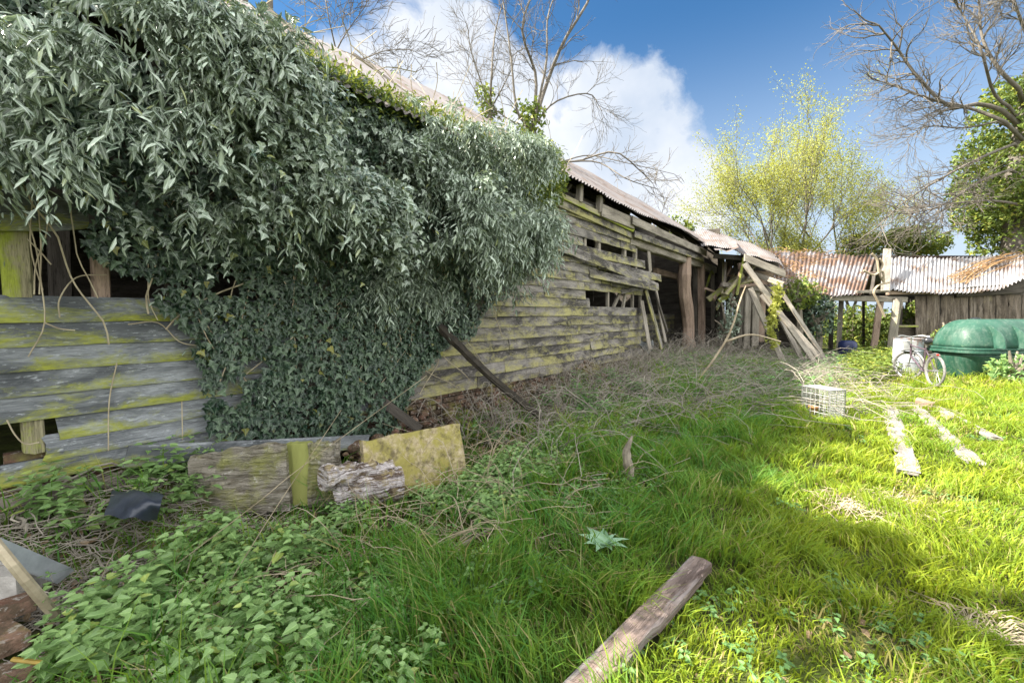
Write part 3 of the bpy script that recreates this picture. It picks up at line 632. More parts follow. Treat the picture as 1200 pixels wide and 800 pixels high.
m.build('stem', M['vine'], ivy)

# ---------------------------------------------------------------- rear shed
YS = 15.5
shed = empty('open_shed', PY(1040, 430, YS), 'long low open fronted shed with rusty corrugated roof across the back of the yard', 'shed')
shed.location.z = 0
def spart(name, mat, fn, label=None):
    m = MB(); fn(m); o = m.build(name, M[mat], shed)
    if label: o['label'] = label
    return o
def rl(U, Vv, e0, e1, r0, r1, sag=0, Ye=YS-.3, Yr=YS+2.3):
    U = U[..., None]; Vv = Vv[..., None]; k_ = U*U*(3-2*U)
    lo_ = e0*(1-U)+e1*U; hi_ = r0*(1-U)+r1*U
    return lo_*(1-Vv)+hi_*Vv
def r1f(U, Vv): return rl(U, Vv, PY(868, 345, YS-.3), PY(1012, 345.5, YS-.3), PY(868, 291, YS+2.3), PY(1027, 300, YS+2.3)) - Z*(.12*np.sin(np.clip(U, 0, 1)*math.pi)*(1-Vv*.3))[..., None]*0 + Z*(.03*np.sin(U*14)+.02*np.sin(U*31+Vv*4))[..., None]
def r2f(U, Vv):
    sh_ = np.clip((U-.55)/.45, 0, 1); e = rl(U, Vv, PY(1041, 339, YS-.3), PY(1262, 339, YS-.3), PY(1044, 301, YS+2.3), PY(1262, 299, YS+2.3))
    dip = .14*np.sin(np.clip(U/.6, 0, 1)*math.pi)
    return e + Z*((1-Vv)*(2.1*sh_**1.7-dip) + Vv*(-.06*np.sin(U*6)) + .02*np.sin(U*40))[..., None]*1.0
m = MB(); corr(m, r1f, 0, 4.9, nv=9, pitch=.155, amp=.042); m.build('roof', M['shedroof'], shed, smooth=True)
m = MB(); corr(m, r2f, 0, 7.3, nv=14, pitch=.155, amp=.042, rnd=5); o = m.build('roof', M['shedroof2'], shed, smooth=True); o['label'] = 'brighter corrugated roof sheets curving up at the right'
spart('roof_back', 'shedroof', lambda m: grid(m, np.array([[PY(868+u*400, 296, YS+2.35)-Z*.12 + V(0, 1, -.7)*w_ for w_ in (0, 2.2)] for u in (0, .5, 1)])))
spart('eaves_beam', 'grey', lambda m: beam(m, PY(930, 348, YS), PY(1062, 351, YS), .20, .16, seg=.3, warp=.03))
spart('eaves_beam', 'brown', lambda m: beam(m, PY(1040, 343, YS-.1), PY(1150, 341, YS-.1), .14, .14, seg=.3, warp=.03))
spart('eaves_beam', 'dark', lambda m: beam(m, PY(1120, 343, YS), PY(1265, 333, YS), .36, .14, seg=.3, warp=.03))
spart('back_plate', 'dark', lambda m: beam(m, PY(860, 345, YS+4.4), PY(1265, 345, YS+4.4), .2, .15, up=Z, seg=1))
spart('upright_board', 'grey', lambda m: board(m, PY(1037, 341, YS-.5), PY(1039.5, 292, YS+1.2), V(1, 0, 0), V(0, -1, .5), .30, .04), 'pale upright board across the gap in the roof')
for u in (1016, 1026): spart('rafter', 'dark', lambda m: beam(m, PY(u-5, 345, YS-.2), PY(u+1, 300, YS+2.3), .08, .1))
spart('ridge_beam', 'dark', lambda m: beam(m, PY(1005, 301, YS+2.2), PY(1050, 301, YS+2.2), .14, .1, up=Z))
spart('purlin', 'brown', lambda m: beam(m, PY(1008, 320, YS+1), PY(1042, 320, YS+1), .1, .08, up=Z))
spart('purlin', 'grey', lambda m: beam(m, PY(1004, 342, YS-.3), PY(1042, 341, YS-.3), .1, .08, up=Z))
spart('post', 'dark', lambda m: beam(m, PY(975, 345, YS+2), PY(973, 425, YS+2), .2, .16))
spart('post', 'grey', lambda m: beam(m, PY(986, 350, YS+1.2), PY(982, 425, YS+1.2), .19, .16))
spart('post', 'brown', lambda m: beam(m, PY(1032, 352, YS+.1), PY(1021, 425, YS+.1), .27, .2))
spart('post', 'dark', lambda m: beam(m, PY(1055, 352, YS+.5), PY(1053, 420, YS+.5), .16, .14))
spart('post', 'grey', lambda m: beam(m, PY(1052, 350, YS-.1), PY(1042, 425, YS-.1), .32, .24))
for u in (960, 1012): spart('post', 'dark', lambda m: beam(m, PY(u, 350, YS+4.3), PY(u, 420, YS+4.3), .12, .1))
spart('side_rail', 'mossy', lambda m: beam(m, PY(1053, 382, YS+.1), PY(1078, 382, YS+.1), .07, .07, up=Z))
def fw(m):
    u = 1072
    while u < 1262:
        wv = 12+6*rng.random(); lean = 2*(rng.random()-.5); top = 345+2*rng.random()
        if u < 1100: b = 395+10*rng.random()
        else: b = 430
        board(m, PY(u+wv/2+lean, top, YS+.1+.03*rng.random()), PY(u+wv/2-lean, b, YS+.1), V(1, 0, 0), V(0, -1, 0), wv/F*YS*.96, .03, chip=.10, seg=.12, warp=.02); u += wv
spart('front_wall', 'shedw', fw)
spart('stall_wall', 'shedw', lambda m: planks(m, PY(1048, 368, YS+.3)*V(1, 1, 0), PY(1100, 368, YS+.3)*V(1, 1, 0), 0, 1.15, V(0, -1, 0)))
spart('back_wall', 'dark', lambda m: planks(m, PY(1060, 368, YS+4.5)*V(1, 1, 0), PY(1262, 368, YS+4.5)*V(1, 1, 0), 0, 2.6, V(0, -1, 0)))
spart('back_wall', 'dark', lambda m: planks(m, PY(860, 368, YS+4.5)*V(1, 1, 0), PY(955, 368, YS+4.5)*V(1, 1, 0), 0, 2.6, V(0, -1, 0)))
def one(name, mat, fn, label, cat, group=None, **kw):
    m = MB(); fn(m); return tag(m.build(name, M[mat], **kw), label, cat, group)
one('bent_vine', 'dry', lambda m: [tube(m, spline([PY(u, v, YS-.6) for u, v in pp], 16), .035, 6) for pp in ([(1037, 371), (1028, 352), (1024, 342), (1030, 334), (1042, 331)], [(1036, 331), (1030, 320), (1028, 305), (1022, 297)], [(1036, 331), (1034, 318), (1024, 322), (1012, 317)], [(1030, 320), (1034, 310), (1031, 303)])],
    'pale bare climbing stem looped over the eaves beside the upright board', 'vine')

def roofvine(m):
    for _ in range(170):
        U_ = np.array([.05+.55*rng.random()**1.3]); V_ = np.array([rng.random()]); p = r1f(U_, V_)[0]+Z*.04; d = V(rng.normal(), -.3*rng.normal(), 0); L = .2+.7*rng.random(); f = np.linspace(0, 1, 6)[:, None]
        q = p+nrm(d)*L*f+V(0, 1, .70)*(d[1]*0)+Z*(.10*np.sin(f*3))+rng.normal(size=(6, 3))*.03; tube(m, q, .009, 3, cap=False)
one('dead_vine', 'straw', roofvine, 'mat of dead orange brown vine lying over the left shed roof', 'vine')
def roofvine2(m):
    for k_ in range(26):
        P0 = r2f(np.array([.30+.12*rng.random()]), np.array([.15+.3*rng.random()]))[0]+Z*.06; P1 = r2f(np.array([.60+.15*rng.random()]), np.array([.75+.3*rng.random()]))[0]+Z*.08
        mid = (P0+P1)/2+rng.normal(size=3)*.12+Z*.06; tube(m, spline([P0, mid, P1], 10), .012, 4, cap=False)
one('dead_vine', 'straw', roofvine2, 'long dead vine stems trailing up the right shed roof above the tank', 'vine')

# leaning planks against the collapsed corner (countable: one thing each)
LP = [((873, 309), (936, 398), .13, 13.3, 12.6, 'longest and leftmost grey timber leaning on the corner roof'),
      ((879, 338), (912, 412), .15, 13.2, 12.6, 'short brown timber leaning at the foot of the collapsed corner'),
      ((893, 345), (943, 400), .16, 13.6, 13.0, 'wide grey plank leaning lower than the rest beside the yellow climber'),
      ((918, 345), (951, 396), .08, 13.5, 13.1, 'thin grey batten leaning furthest right by the dark bush'),
      ((903, 350), (930, 402), .12, 13.7, 12.9, 'middle leaning plank half behind the yellow climber')]
for (a, b, w_, Y0, Y1, lb) in LP:
    p1 = PY(*b, Y1); p1[2] = float(gz(p1[0], p1[1]))+.02 if p1[2] < .6 else p1[2]
    p1 = G(b[0], b[1]+8, .05) if False else PY(b[0], b[1], Y1); k_ = nrm(p1-PY(*a, Y0)); p1 = p1 + k_*max(0, (p1[2]-.03)/-k_[2])
    one('leaning_plank', 'grey', lambda m: beam(m, PY(*a, Y0), p1, w_+.03, .06, up=V(1, 0, 0)), lb, 'plank', 'timbers leaning at the collapsed corner')

# ---------------------------------------------------------------- fallen pole, slabs, log
pp = spline([PW(514, 382, .25), PW(540, 408, .45), PW(580, 446, .8), PW(632, 487, 1.0)], 22)
pp[-1][2] = max(pp[-1][2], .1)
one('fallen_pole', 'pole', lambda m: [tube(m, pp, np.linspace(.065, .045, 22), 7, rough=.2), tube(m, pp+WN*.03-Z*.05, np.linspace(.03, .02, 22), 5, rough=.2)], 'dark bent rotten pole slanting from the ivy down to the rubble', 'pole')
def slabm(m, c4, th, out, nx=24, nz_=10, rough=.02, seed=1, edge=.03):
    a, b, c, d = [np.asarray(x, float) for x in c4]; U, W_ = np.meshgrid(np.linspace(0, 1, nx), np.linspace(0, 1, nz_), indexing='ij')
    P = (a*(1-U)[..., None]+b*U[..., None])*(1-W_)[..., None] + (d*(1-U)[..., None]+c*U[..., None])*W_[..., None]
    h_ = (fbm(U*6, W_*5, seed, 4)-.5)*rough*2; P = P + out*h_[..., None]
    P[:, -1] += Z*(fbm(U[:, -1]*7, U[:, -1]*0, seed+3)-.5)[:, None]*edge*2
    B = P - out*th; grid(m, P); grid(m, B[::-1])
    for E1, E2 in ((P[:, -1], B[:, -1]), (P[0], B[0]), (P[-1], B[-1])): grid(m, np.stack([E1, E2], 1))
def upright(name, mat, px, lab, cat, th=.06, lean=.1, **kw):
    (ua, va), (ub, vb), (uc, vc), (ud, vd) = px
    A = G(ua, va, .02); B = G(ub, vb, .02); out = nrm(np.cross(B-A, Z)); out = out if out@(CAM-A) > 0 else -out
    def top(u, v):     # meet the plane through A,B leaning back
        nn = nrm(out+Z*lean); r = ray(u, v); return CAM + r*((A-CAM)@nn)/(r@nn)
    C, Dd = top(uc, vc), top(ud, vd); return one(name, mat, lambda m: slabm(m, (A, B, C, Dd), th, nrm(out+Z*lean), **kw), lab, cat)
upright('stone_slab', 'slab', [(432, 596), (548, 556), (538, 496), (425, 516)], 'yellow mossy slab leaning upright beside the white barked log', 'slab', .06, .25, rough=.012, edge=.02)
upright('rotten_panel', 'panel', [(224, 604), (340, 598), (333, 520), (221, 533)], 'flaking grey panel standing left of the mossy green post', 'panel', .05, .05, rough=.045, seed=5)
upright('mossy_post', 'mossy', [(340, 592), (366, 592), (361, 519), (334, 520)], 'short upright green mossy post between two flaking panels', 'post', .09, .08, rough=.01, edge=.01, nx=8)
upright('rotten_panel', 'panel', [(362, 594), (398, 594), (396, 516), (360, 520)], 'narrow flaking panel standing right of the mossy green post', 'panel', .05, .02, rough=.05, seed=9)
def logm(m):
    a, b = G(392, 584, .12), G(470, 566, .15); p = spline([a, (a+b)/2+Z*.03, b], 44); tube(m, p, .13+.012*np.sin(np.arange(44)*.5)+.012*rng.random(44), 20, rough=.10)
    a, b = G(378, 560, .34), G(455, 548, .26); p = spline([a, (a+b)/2, b], 36); tube(m, p, .09+.014*np.sin(np.arange(36)*.6), 16, rough=.14)
one('birch_log', 'whitelog', logm, 'broken log with peeling white bark lying against the yellow slab', 'log')
one('leaning_board', 'dark', lambda m: beam(m, PW(438, 463, .12), PW(492, 503, .35), .11, .03), 'dark board slanting out of the ivy above the yellow slab', 'board')
one('leaning_board', 'near', lambda m: beam(m, PW(150, 535, .22), PW(430, 518, .25), .16, .03, chip=.05), 'long mossy brown board lying along the wall foot above the panels', 'board')

# foreground plank
def gpt(u, v, dz=0):
    p = G(u, v, .05); z_ = float(gz(p[0], p[1])); return G(u, v, z_+dz)
def gplank(name, mat, px, w_, th, lab, cat='plank', group=None, lift=.02, **kw):
    a, b = gpt(*px[0], lift+th), gpt(*px[1], lift+th); out = Z; ax = nrm(b-a); up = np.cross(out, ax)
    def f(m): board(m, a-out*th, b-out*th, up, out, w_, th, seg=.06, warp=.006, **kw)
    return one(name, mat, f, lab, cat, group), (a, b, w_)
KEEP = []
o, k_ = gplank('long_plank', 'plank', ((652, 834), (823, 655)), .135, .05, 'long weathered plank lying in the grass at the front of the photo', lift=.05, chip=.02); KEEP.append(k_)
for px, w_, lb in [(((1041, 474), (1066, 552)), .20, 'bleached wide plank in the grass nearest the wire cage'), (((1053, 500), (1061, 530)), .10, 'short bleached strip against the edge of the wide plank'),
                   (((1071, 474), (1142, 540)), .17, 'middle bleached plank sunk in the grass in front of the bicycle'), (((1093, 474), (1166, 512)), .14, 'rightmost bleached plank lying in the grass before the green tank')]:
    o, k_ = gplank('bleached_plank', 'pale', px, w_, .035, lb, group='bleached planks lying in the grass', lift=.022, chip=.08); KEEP.append((k_[0], k_[1], k_[2]*.55))
one('timber_block', 'brown', lambda m: beam(m, gpt(1074, 470, .10), gpt(1092, 476, .08), .13, .12), 'short cut timber block among planks in front of the bicycle', 'block')
one('timber_block', 'grey', lambda m: beam(m, gpt(1106, 486, .07), gpt(1114, 489, .07), .10, .1), 'tiny grey block between the middle and right bleached planks', 'block')

# ---------------------------------------------------------------- tank
def tank():
    c = G(1100, 452, 0); x0 = PY(1104, 452, 10.6)[0]+.30; x1 = x0+3.3; yf, yb = 10.2, 11.6; yc = (yf+yb)/2
    T = empty('oil_tank', ((x0+x1)/2, yc, 0), 'large dark green plastic oil tank with ribbed domed top beside the bicycle', 'tank')
    def prof(z_, flare=0): return z_
    def ring(z_, inset, n=40, ex=5):
        a = np.linspace(0, 2*math.pi, n, endpoint=False); c_ = np.cos(a); s_ = np.sin(a)
        rx, ry = (x1-x0)/2-inset, (yb-yf)/2-inset*.9
        return np.stack([(x0+x1)/2+np.sign(c_)*np.abs(c_)**(2/ex)*rx, yc+np.sign(s_)*np.abs(s_)**(2/ex)*ry, np.full(n, z_)], -1)
    def loft(name, rows, smooth=True):
        m = MB(); n = len(rows[0]); P = np.concatenate(rows); i = np.arange(len(rows)-1)[:, None]*n; j = np.arange(n)[None]; j2 = (j+1) % n
        m.add(P, quads=np.stack([i+j, i+j2, i+n+j2, i+n+j], -1).reshape(-1, 4), polys=[list(range(n))[::-1], list(range((len(rows)-1)*n, len(rows)*n))]); return m.build(name, M['tank'], T, smooth=smooth)
    loft('lower_body', [ring(-.02, .24), ring(.05, .20), ring(.55, .09), ring(.63, .06)])
    loft('flange', [ring(.63, .03), ring(.645, -.02), ring(.70, -.02), ring(.715, .03), ring(.73, .0), ring(.755, .0), ring(.77, .03)], False)
    rows = []
    for a in np.linspace(0, math.pi/2*.93, 12): rows.append(ring(.765+.70*math.sin(a), .04+.50*(1-math.cos(a)), ex=4+0*a))
    loft('dome', rows)
    m = MB(); xm = (x0+x1)/2
    m.add([[x0+.6, yc-.13, 1.44], [x1-.6, yc-.13, 1.44], [x1-.6, yc+.13, 1.44], [x0+.6, yc+.13, 1.44], [x0+.63, yc-.09, 1.475], [x1-.63, yc-.09, 1.475], [x1-.63, yc+.09, 1.475], [x0+.63, yc+.09, 1.475]],
          quads=[(0, 1, 5, 4), (1, 2, 6, 5), (2, 3, 7, 6), (3, 0, 4, 7), (4, 5, 6, 7)]); m.build('ridge_strip', M['tank'], T)
    # ribs standing out of the dome front
    def dome_pt(z_):
        a = math.asin(min(1, (z_-.765)/.70)); return yf+(.04+.50*(1-math.cos(a)))*.9
    for xr in (x0+.58, x0+1.14, x0+1.70, x0+2.26):
        m = MB(); zs = np.linspace(.78, 1.32, 9); rows = []
        for z_ in zs:
            f = 1-abs((z_-.9)/.45)**2*.6; y = dome_pt(z_); d_ = max(.02, .20*math.sin(min(1, max(0, (1.34-z_)/.40))*math.pi/2))
            rows.append([[xr-.022, y+.04, z_], [xr-.014, y-d_, z_], [xr+.014, y-d_, z_], [xr+.022, y+.04, z_]])
        grid(m, np.array(rows)); m.build('rib', M['tank'], T, smooth=False)
    m = MB(); lathe(m, (x0+.75, yc, 1.46), [(.0, .0), (.09, .0), (.09, .05), (.0, .06)]); m.build('filler_cap', M['black'], T)
def lathe(m, c, prof, n=24, axis=Z):
    c = np.asarray(c, float); axis = nrm(axis); a0 = nrm(np.cross(axis, V(1, .3, .2))); b0 = np.cross(axis, a0); a = np.arange(n)*2*math.pi/n
    P = np.array([c + axis*h_ + r*(np.cos(a)[:, None]*a0+np.sin(a)[:, None]*b0) for r, h_ in prof]); i = np.arange(len(prof)-1)[:, None]*n; j = np.arange(n)[None]; j2 = (j+1) % n
    m.add(P.reshape(-1, 3), quads=np.stack([i+j, i+j2, i+n+j2, i+n+j], -1).reshape(-1, 4))
tank()
# drum
c = PY(1063, 425, 11.6); c[2] = 0; dr = empty('metal_drum', c, 'pale metal drum with rusty rim behind the bicycle', 'drum')
m = MB(); lathe(m, c, [(.31, 0), (.31, .3), (.325, .315), (.31, .33), (.31, .6), (.325, .615), (.31, .63), (.31, .93), (.325, .95), (.30, .95), (.30, .3), (0, .3)], 36); m.build('drum_body', M['drum'], dr, smooth=False)
c = PY(993, 410, 14.6); c[2] = 0
one('plastic_barrel', 'bluedrum', lambda m: lathe(m, c, [(.24, 0), (.27, .1), (.27, .3), (.26, .35), (.27, .4), (.26, .62), (.18, .7), (0, .7)], 24), 'dark blue plastic barrel under the open shed behind dry brambles', 'barrel', smooth=True)
c = PY(757, 392, 12.6); c[2] = .25
one('crumpled_sheet', 'steel', lambda m: grid(m, np.array([[c+WD*(a-.5)*.7+Z*(b*.55+.05*math.sin(a*9))+WN*.12*math.sin(a*5+b*4) for b in np.linspace(0, 1, 9)] for a in np.linspace(0, 1, 14)])), 'crumpled blue grey sheet inside the torn end of the barn', 'sheet', smooth=True)

# ---------------------------------------------------------------- bicycle
def bicycle():
    wr = G(1097, 453, 0); ang = math.radians(108); ax = V(-math.cos(ang), math.sin(ang), 0)*1.0   # from rear wheel (right, near) to front (left, far)
    R = .35; R1 = V(wr[0], wr[1], R); F1 = R1+ax*1.06; sd_ = nrm(np.cross(ax, Z)); lean = nrm(Z + .10*sd_*-1)
    B = empty('bicycle', (R1+F1)/2*V(1, 1, 0), 'old dark framed bicycle leaning in the long grass beside the green tank', 'bicycle')
    def P(a, h_): return R1*V(1, 1, 0) + ax*a + lean*h_
    for c, nm in ((P(0, R), 'rear'), (P(1.06, R), 'front')):
        wax = sd_ if nm == 'rear' else nrm(sd_*math.cos(.45)+ax*math.sin(.45)); a0 = nrm(lean-(lean@wax)*wax); b0 = np.cross(wax, a0)
        an = np.linspace(0, 2*math.pi, 41); m = MB(); tube(m, [c+(R-.025)*(math.cos(t_)*a0+math.sin(t_)*b0) for t_ in an], .026, 6, cap=False); w_ = m.build('wheel', M['rubber'], B, smooth=True)
        m = MB(); tube(m, [c+(R-.055)*(math.cos(t_)*a0+math.sin(t_)*b0) for t_ in an], .012, 5, cap=False)
        for k_ in range(28):
            t_ = k_*2*math.pi/28; tube(m, [c+wax*(.03 if k_ % 2 else -.03), c+(R-.055)*(math.cos(t_)*a0+math.sin(t_)*b0)], .0022, 3)
        tube(m, [c-wax*.045, c+wax*.045], .03, 8); m.build('rim', M['chrome'], w_) if False else None
        o = m.build('rim', M['chrome'], B); o.parent = w_
        m = MB(); tube(m, [c+(R+.03)*(math.cos(t_)*a0+math.sin(t_)*b0) for t_ in np.linspace(-.4, 1.6, 14)*(1 if nm == 'front' else -1)], .018, 4); m.build('mudguard', M['chrome'], B)
    bb = P(.44, .29); seat = P(.27, .86); hd = P(.86, .90); hb = P(.90, .60)
    m = MB()
    for a, b, r in ((bb, seat, .016), (seat-lean*.06, hd-lean*.04, .016), (bb, hb, .019), (hd, hb, .02), (P(0, R), bb, .011), (P(0, R), seat-lean*.08, .010)):
        tube(m, [a, b], r, 8)
    m.build('frame', M['paint'], B)
    m = MB(); tube(m, [hb, P(1.0, .42), P(1.06, R)], .014, 6); m.build('fork', M['chrome'], B)
    m = MB(); tube(m, [hd, P(.83, 1.06)], .016, 6); tube(m, spline([P(.72, 1.08)+sd_*.30, P(.86, 1.09)+sd_*.16, P(.88, 1.06), P(.86, 1.09)-sd_*.16, P(.72, 1.08)-sd_*.30], 16), .016, 6); m.build('handlebar', M['chrome'], B)
    m = MB(); tube(m, [seat, P(.25, .97)], .014, 6); m.build('seat_post', M['chrome'], B)
    m = MB(); tube(m, spline([P(.12, 1.0), P(.2, 1.005), P(.3, 1.0), P(.40, .995)], 10), [.03, .075, .085, .08, .07, .05, .035, .03, .025, .015], 8); m.build('saddle', M['black'], B, smooth=True)
    m = MB(); tube(m, [bb-sd_*.06, bb+sd_*.06], .02, 8); an = np.linspace(0, 2*math.pi, 21); tube(m, [bb+sd_*.05+.085*(math.cos(t_)*ax+math.sin(t_)*lean) for t_ in an], .007, 4, cap=False); tube(m, [bb+sd_*.07, bb+sd_*.07-lean*.15+ax*.05], .009, 5); tube(m, [bb-sd_*.07, bb-sd_*.07+lean*.15-ax*.05], .009, 5); m.build('crank', M['chrome'], B)
    m = MB(); c = P(1.02, .86); h_ = .12
    v = [c+ax*a*h_*(1 if k else .8)+sd_*b*.14*(1 if k else .8)+lean*(k*.22-.12) for k in (0, 1) for a, b in ((-1, -1), (1, -1), (1, 1), (-1, 1))]; m.add(v, quads=[(0, 1, 5, 4), (1, 2, 6, 5), (2, 3, 7, 6), (3, 0, 4, 7), (0, 3, 2, 1)]); m.build('basket', M['white'], B)
    m = MB(); c = P(-.12, .72); tube(m, [c, c-ax*.02], .022, 8); m.build('tail_light', M['red'], B)
    m = MB(); tube(m, [P(-.12, .70), P(.22, .70)], .008, 4); tube(m, [P(-.1, .70), P(0, R)], .006, 4); tube(m, [P(-.12, .70)+sd_*.06, P(.22, .70)+sd_*.06], .008, 4); m.build('rear_rack', M['chrome'], B)
bicycle()

# ---------------------------------------------------------------- wire cage with pot
def cage():
    a = G(939, 483, .02); b = G(975, 492, .02); Y0 = a[1]; w_ = .46; h_ = .46; d_ = .30; ex = nrm((b-a)*V(1, 1, 0)); ey = V(-ex[1], ex[0], 0); a[2] = float(gz(a[0], a[1]))
    C = empty('wire_cage', a+ex*w_/2+ey*d_/2, 'small white wire mesh cage standing in the sunlit grass', 'cage')
    def panel(name, o, e1, e2, l1, l2, n1, n2):
        m = MB()
        for k_ in range(n1+1): p = o+e1*l1*k_/n1; tube(m, [p, p+e2*l2], .0045 if 0 < k_ < n1 else .010, 4)
        for k_ in range(n2+1): p = o+e2*l2*k_/n2; tube(m, [p, p+e1*l1], .0045 if 0 < k_ < n2 else .010, 4)
        m.build(name, M['wire'], C)
    panel('front_mesh', a, ex, Z, w_, h_, 6, 5); panel('back_mesh', a+ey*d_, ex, Z, w_, h_, 12, 12); panel('side_mesh', a, ey, Z, d_, h_, 10, 12); panel('side_mesh', a+ex*w_, ey, Z, d_, h_, 10, 12); panel('top_mesh', a+Z*h_, ex, ey, w_, d_, 11, 8)
    c = a+ex*.10+ey*.12
    p = one('flower_pot', 'terra', lambda m: lathe(m, c+Z*.02, [(0, 0), (.045, 0), (.06, .1), (.07, .1), (.07, .13), (.055, .13), (.04, .02)], 20), 'small terracotta pot inside the wire cage', 'pot', smooth=True)
cage()

# ---------------------------------------------------------------- grass
def dist_keep(P):
    k_ = np.ones(len(P), bool)
    for a, b, w_ in KEEP:
        d = (b-a)[:2]; L2 = d@d; f = np.clip(((P[:, :2]-a[:2])@d)/L2, 0, 1); q = P[:, :2]-(a[:2]+f[:, None]*d); k_ &= np.hypot(q[:, 0], q[:, 1]) > w_*.5-.01
    return k_
def grass():
    m = MB()
    bands = [(1.5, 2.4, 4600, .0038), (2.4, 3.6, 3600, .0045), (3.6, 5.2, 2200, .006), (5.2, 8, 1400, .008), (8, 12, 800, .010), (12, 16, 350, .015)]
    for y0, y1, dn, wd in bands:
        x0, x1 = -.9*y1, 1.3*y1+.3; n_ = int((y1-y0)*(x1-x0)*dn)
        P = np.stack([x0+rng.random(n_)*(x1-x0), y0+rng.random(n_)*(y1-y0), np.zeros(n_)], -1)
        t_ = tof(P); s_ = sof(P); lim = 2.35 - .9*sm(2.5, 5, s_) - .3*sm(7, 10, s_) + .7*(fbm(P[:, 0]*1.3, P[:, 1]*1.3, 41)-.5)
        lim = np.where(s_ > 14, .2, lim); prob = sm(-.25, .35, t_-lim) + .12
        clump = fbm(P[:, 0]*5, P[:, 1]*5, 43)
        prob = prob*(.42+1.3*sm(.34, .6, clump))
        # bare, strawy patches
        bare = sm(.61, .74, fbm(P[:, 0]*1.1+3, P[:, 1]*1.1, 48)); prob = prob*(1-.22*bare)
        P = P[(rng.random(n_) < prob) & (t_ > .1) & (P[:, 1] < 15.6) & (np.abs(P[:, 0]) < 1.3*P[:, 1]+.4)]
        P = P[dist_keep(P)]; n_ = len(P); P[:, 2] = gz(P[:, 0], P[:, 1])
        t_ = tof(P); big = fbm(P[:, 0]*.9, P[:, 1]*.9, 44, 2); tuft = fbm(P[:, 0]*4, P[:, 1]*4, 45, 2); bare = sm(.61, .74, fbm(P[:, 0]*1.1+3, P[:, 1]*1.1, 48))
        far_t = sm(4.2, 2.8, t_)
        h_ = (.045+.12*sm(.35, .7, tuft)+.05*big)*(.55+.9*rng.random(n_))*(.8+.75*far_t)*(1-.3*bare)*(1+.5*sm(5, 9, P[:, 1])*sm(.5, .6, big))
        an = rng.random(n_)*2*math.pi; la = fbm(P[:, 0]*2.5, P[:, 1]*2.5, 46)*9
        ld_ = nrm(np.stack([np.cos(an)+.8*np.cos(la), np.sin(an)+.8*np.sin(la), np.zeros(n_)], -1)); bend = (.25+.75*rng.random(n_))*h_
        sdv = nrm(np.stack([np.sin(an*3+1), np.cos(an*3+1), np.zeros(n_)], -1)); ww = wd*(.6+.8*rng.random(n_))
        mid = P+Z*(h_*.55)[:, None]+ld_*(bend*.28)[:, None]; tip = P+Z*(h_*(1-.25*rng.random(n_)))[:, None]+ld_*bend[:, None]
        A = P-sdv*ww[:, None]; B = P+sdv*ww[:, None]; C = mid+sdv*(ww*.8)[:, None]; Dd = mid-sdv*(ww*.8)[:, None]
        vv = np.stack([A, B, C, Dd, tip], 1); i5 = np.arange(n_)[:, None]*5
        tone = np.clip(  .66*sm(3.1, 4.3, t_)+.9*(fbm(P[:, 0]*1.2, P[:, 1]*1.5, 47)-.5)+.10+.15*rng.normal(size=n_), 0, 1)  # tone deepens towards the barn, painting its cast shade into the grass colour
        dry = np.where(rng.random(n_) < .07+.45*bare+.03*far_t, .5+.5*rng.random(n_), 0)
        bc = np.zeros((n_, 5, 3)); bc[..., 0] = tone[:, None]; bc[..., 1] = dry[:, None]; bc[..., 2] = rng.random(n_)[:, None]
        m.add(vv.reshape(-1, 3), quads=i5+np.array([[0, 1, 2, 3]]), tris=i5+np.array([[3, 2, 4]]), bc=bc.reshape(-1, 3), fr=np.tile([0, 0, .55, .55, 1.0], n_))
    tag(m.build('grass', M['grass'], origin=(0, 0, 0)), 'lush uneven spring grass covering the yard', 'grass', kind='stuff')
grass()

# ---------------------------------------------------------------- nettles and creeping weeds
def plants(m, st, P, h_, ls, kind='nettle', lvl=4):
    n_ = len(P); lean = rng.normal(size=(n_, 3))*.18; lean[:, 2] = 1; lean = nrm(lean); rot = rng.random(n_)*6
    for j in range(lvl):
        f = .3+.7*(j+1)/lvl; c = P+lean*(h_*f)[:, None]; sz = ls*(1.15-.35*f+.15*rng.random(n_))
        for q in range(4 if j == lvl-1 else 2):
            a = rot+j*math.pi/2+q*(math.pi if j < lvl-1 else math.pi/2)+.3*rng.normal(size=n_)
            d = np.stack([np.cos(a), np.sin(a), -.15+.3*rng.random(n_)], -1); keep = rng.random(n_) < .9
            d = d+Z*(-.35+.5*rng.random(n_))[:, None]*.6; nn = nrm(Z+.6*rdir(n_)); leaves(m, (c+d*(.25*sz)[:, None])[keep], d[keep], nn[keep], (sz*(.75 if j == lvl-1 else 1))[keep], kind, .95, tone=np.clip(.25+.6*f*rng.random(n_)+.15, 0, 1)[keep])
    if st is not None:
        for i in range(n_): tube(st, [P[i], P[i]+lean[i]*h_[i]], .003, 3)
def onground(x, y): return np.stack([x, y, gz(x, y)], -1)
PG = lambda px: np.array([G(u, v, .05)[:2] for u, v in px])
m = MB()
def scatter(px, n_): 
    q = sample(PG(px), n_); return onground(q[:, 0], q[:, 1])
P = scatter([(40, 800), (60, 730), (150, 690), (200, 630), (290, 620), (330, 640), (430, 615), (520, 640), (540, 700), (500, 760), (400, 900), (40, 900)], 800)
dn = fbm(P[:, 0]*2.2, P[:, 1]*2.2, 61); P = P[dn > .53]; plants(m, None, P, .07+.26*rng.random(len(P))**1.3, .035+.055*rng.random(len(P)))
P = scatter([(150, 800), (230, 650), (400, 600), (560, 560), (600, 620), (560, 720), (500, 900), (200, 900)], 1300)
dn = fbm(P[:, 0]*2.2+9, P[:, 1]*2.2, 62); P = P[dn > .48]; plants(m, None, P, .05+.14*rng.random(len(P)), .026+.03*rng.random(len(P)))
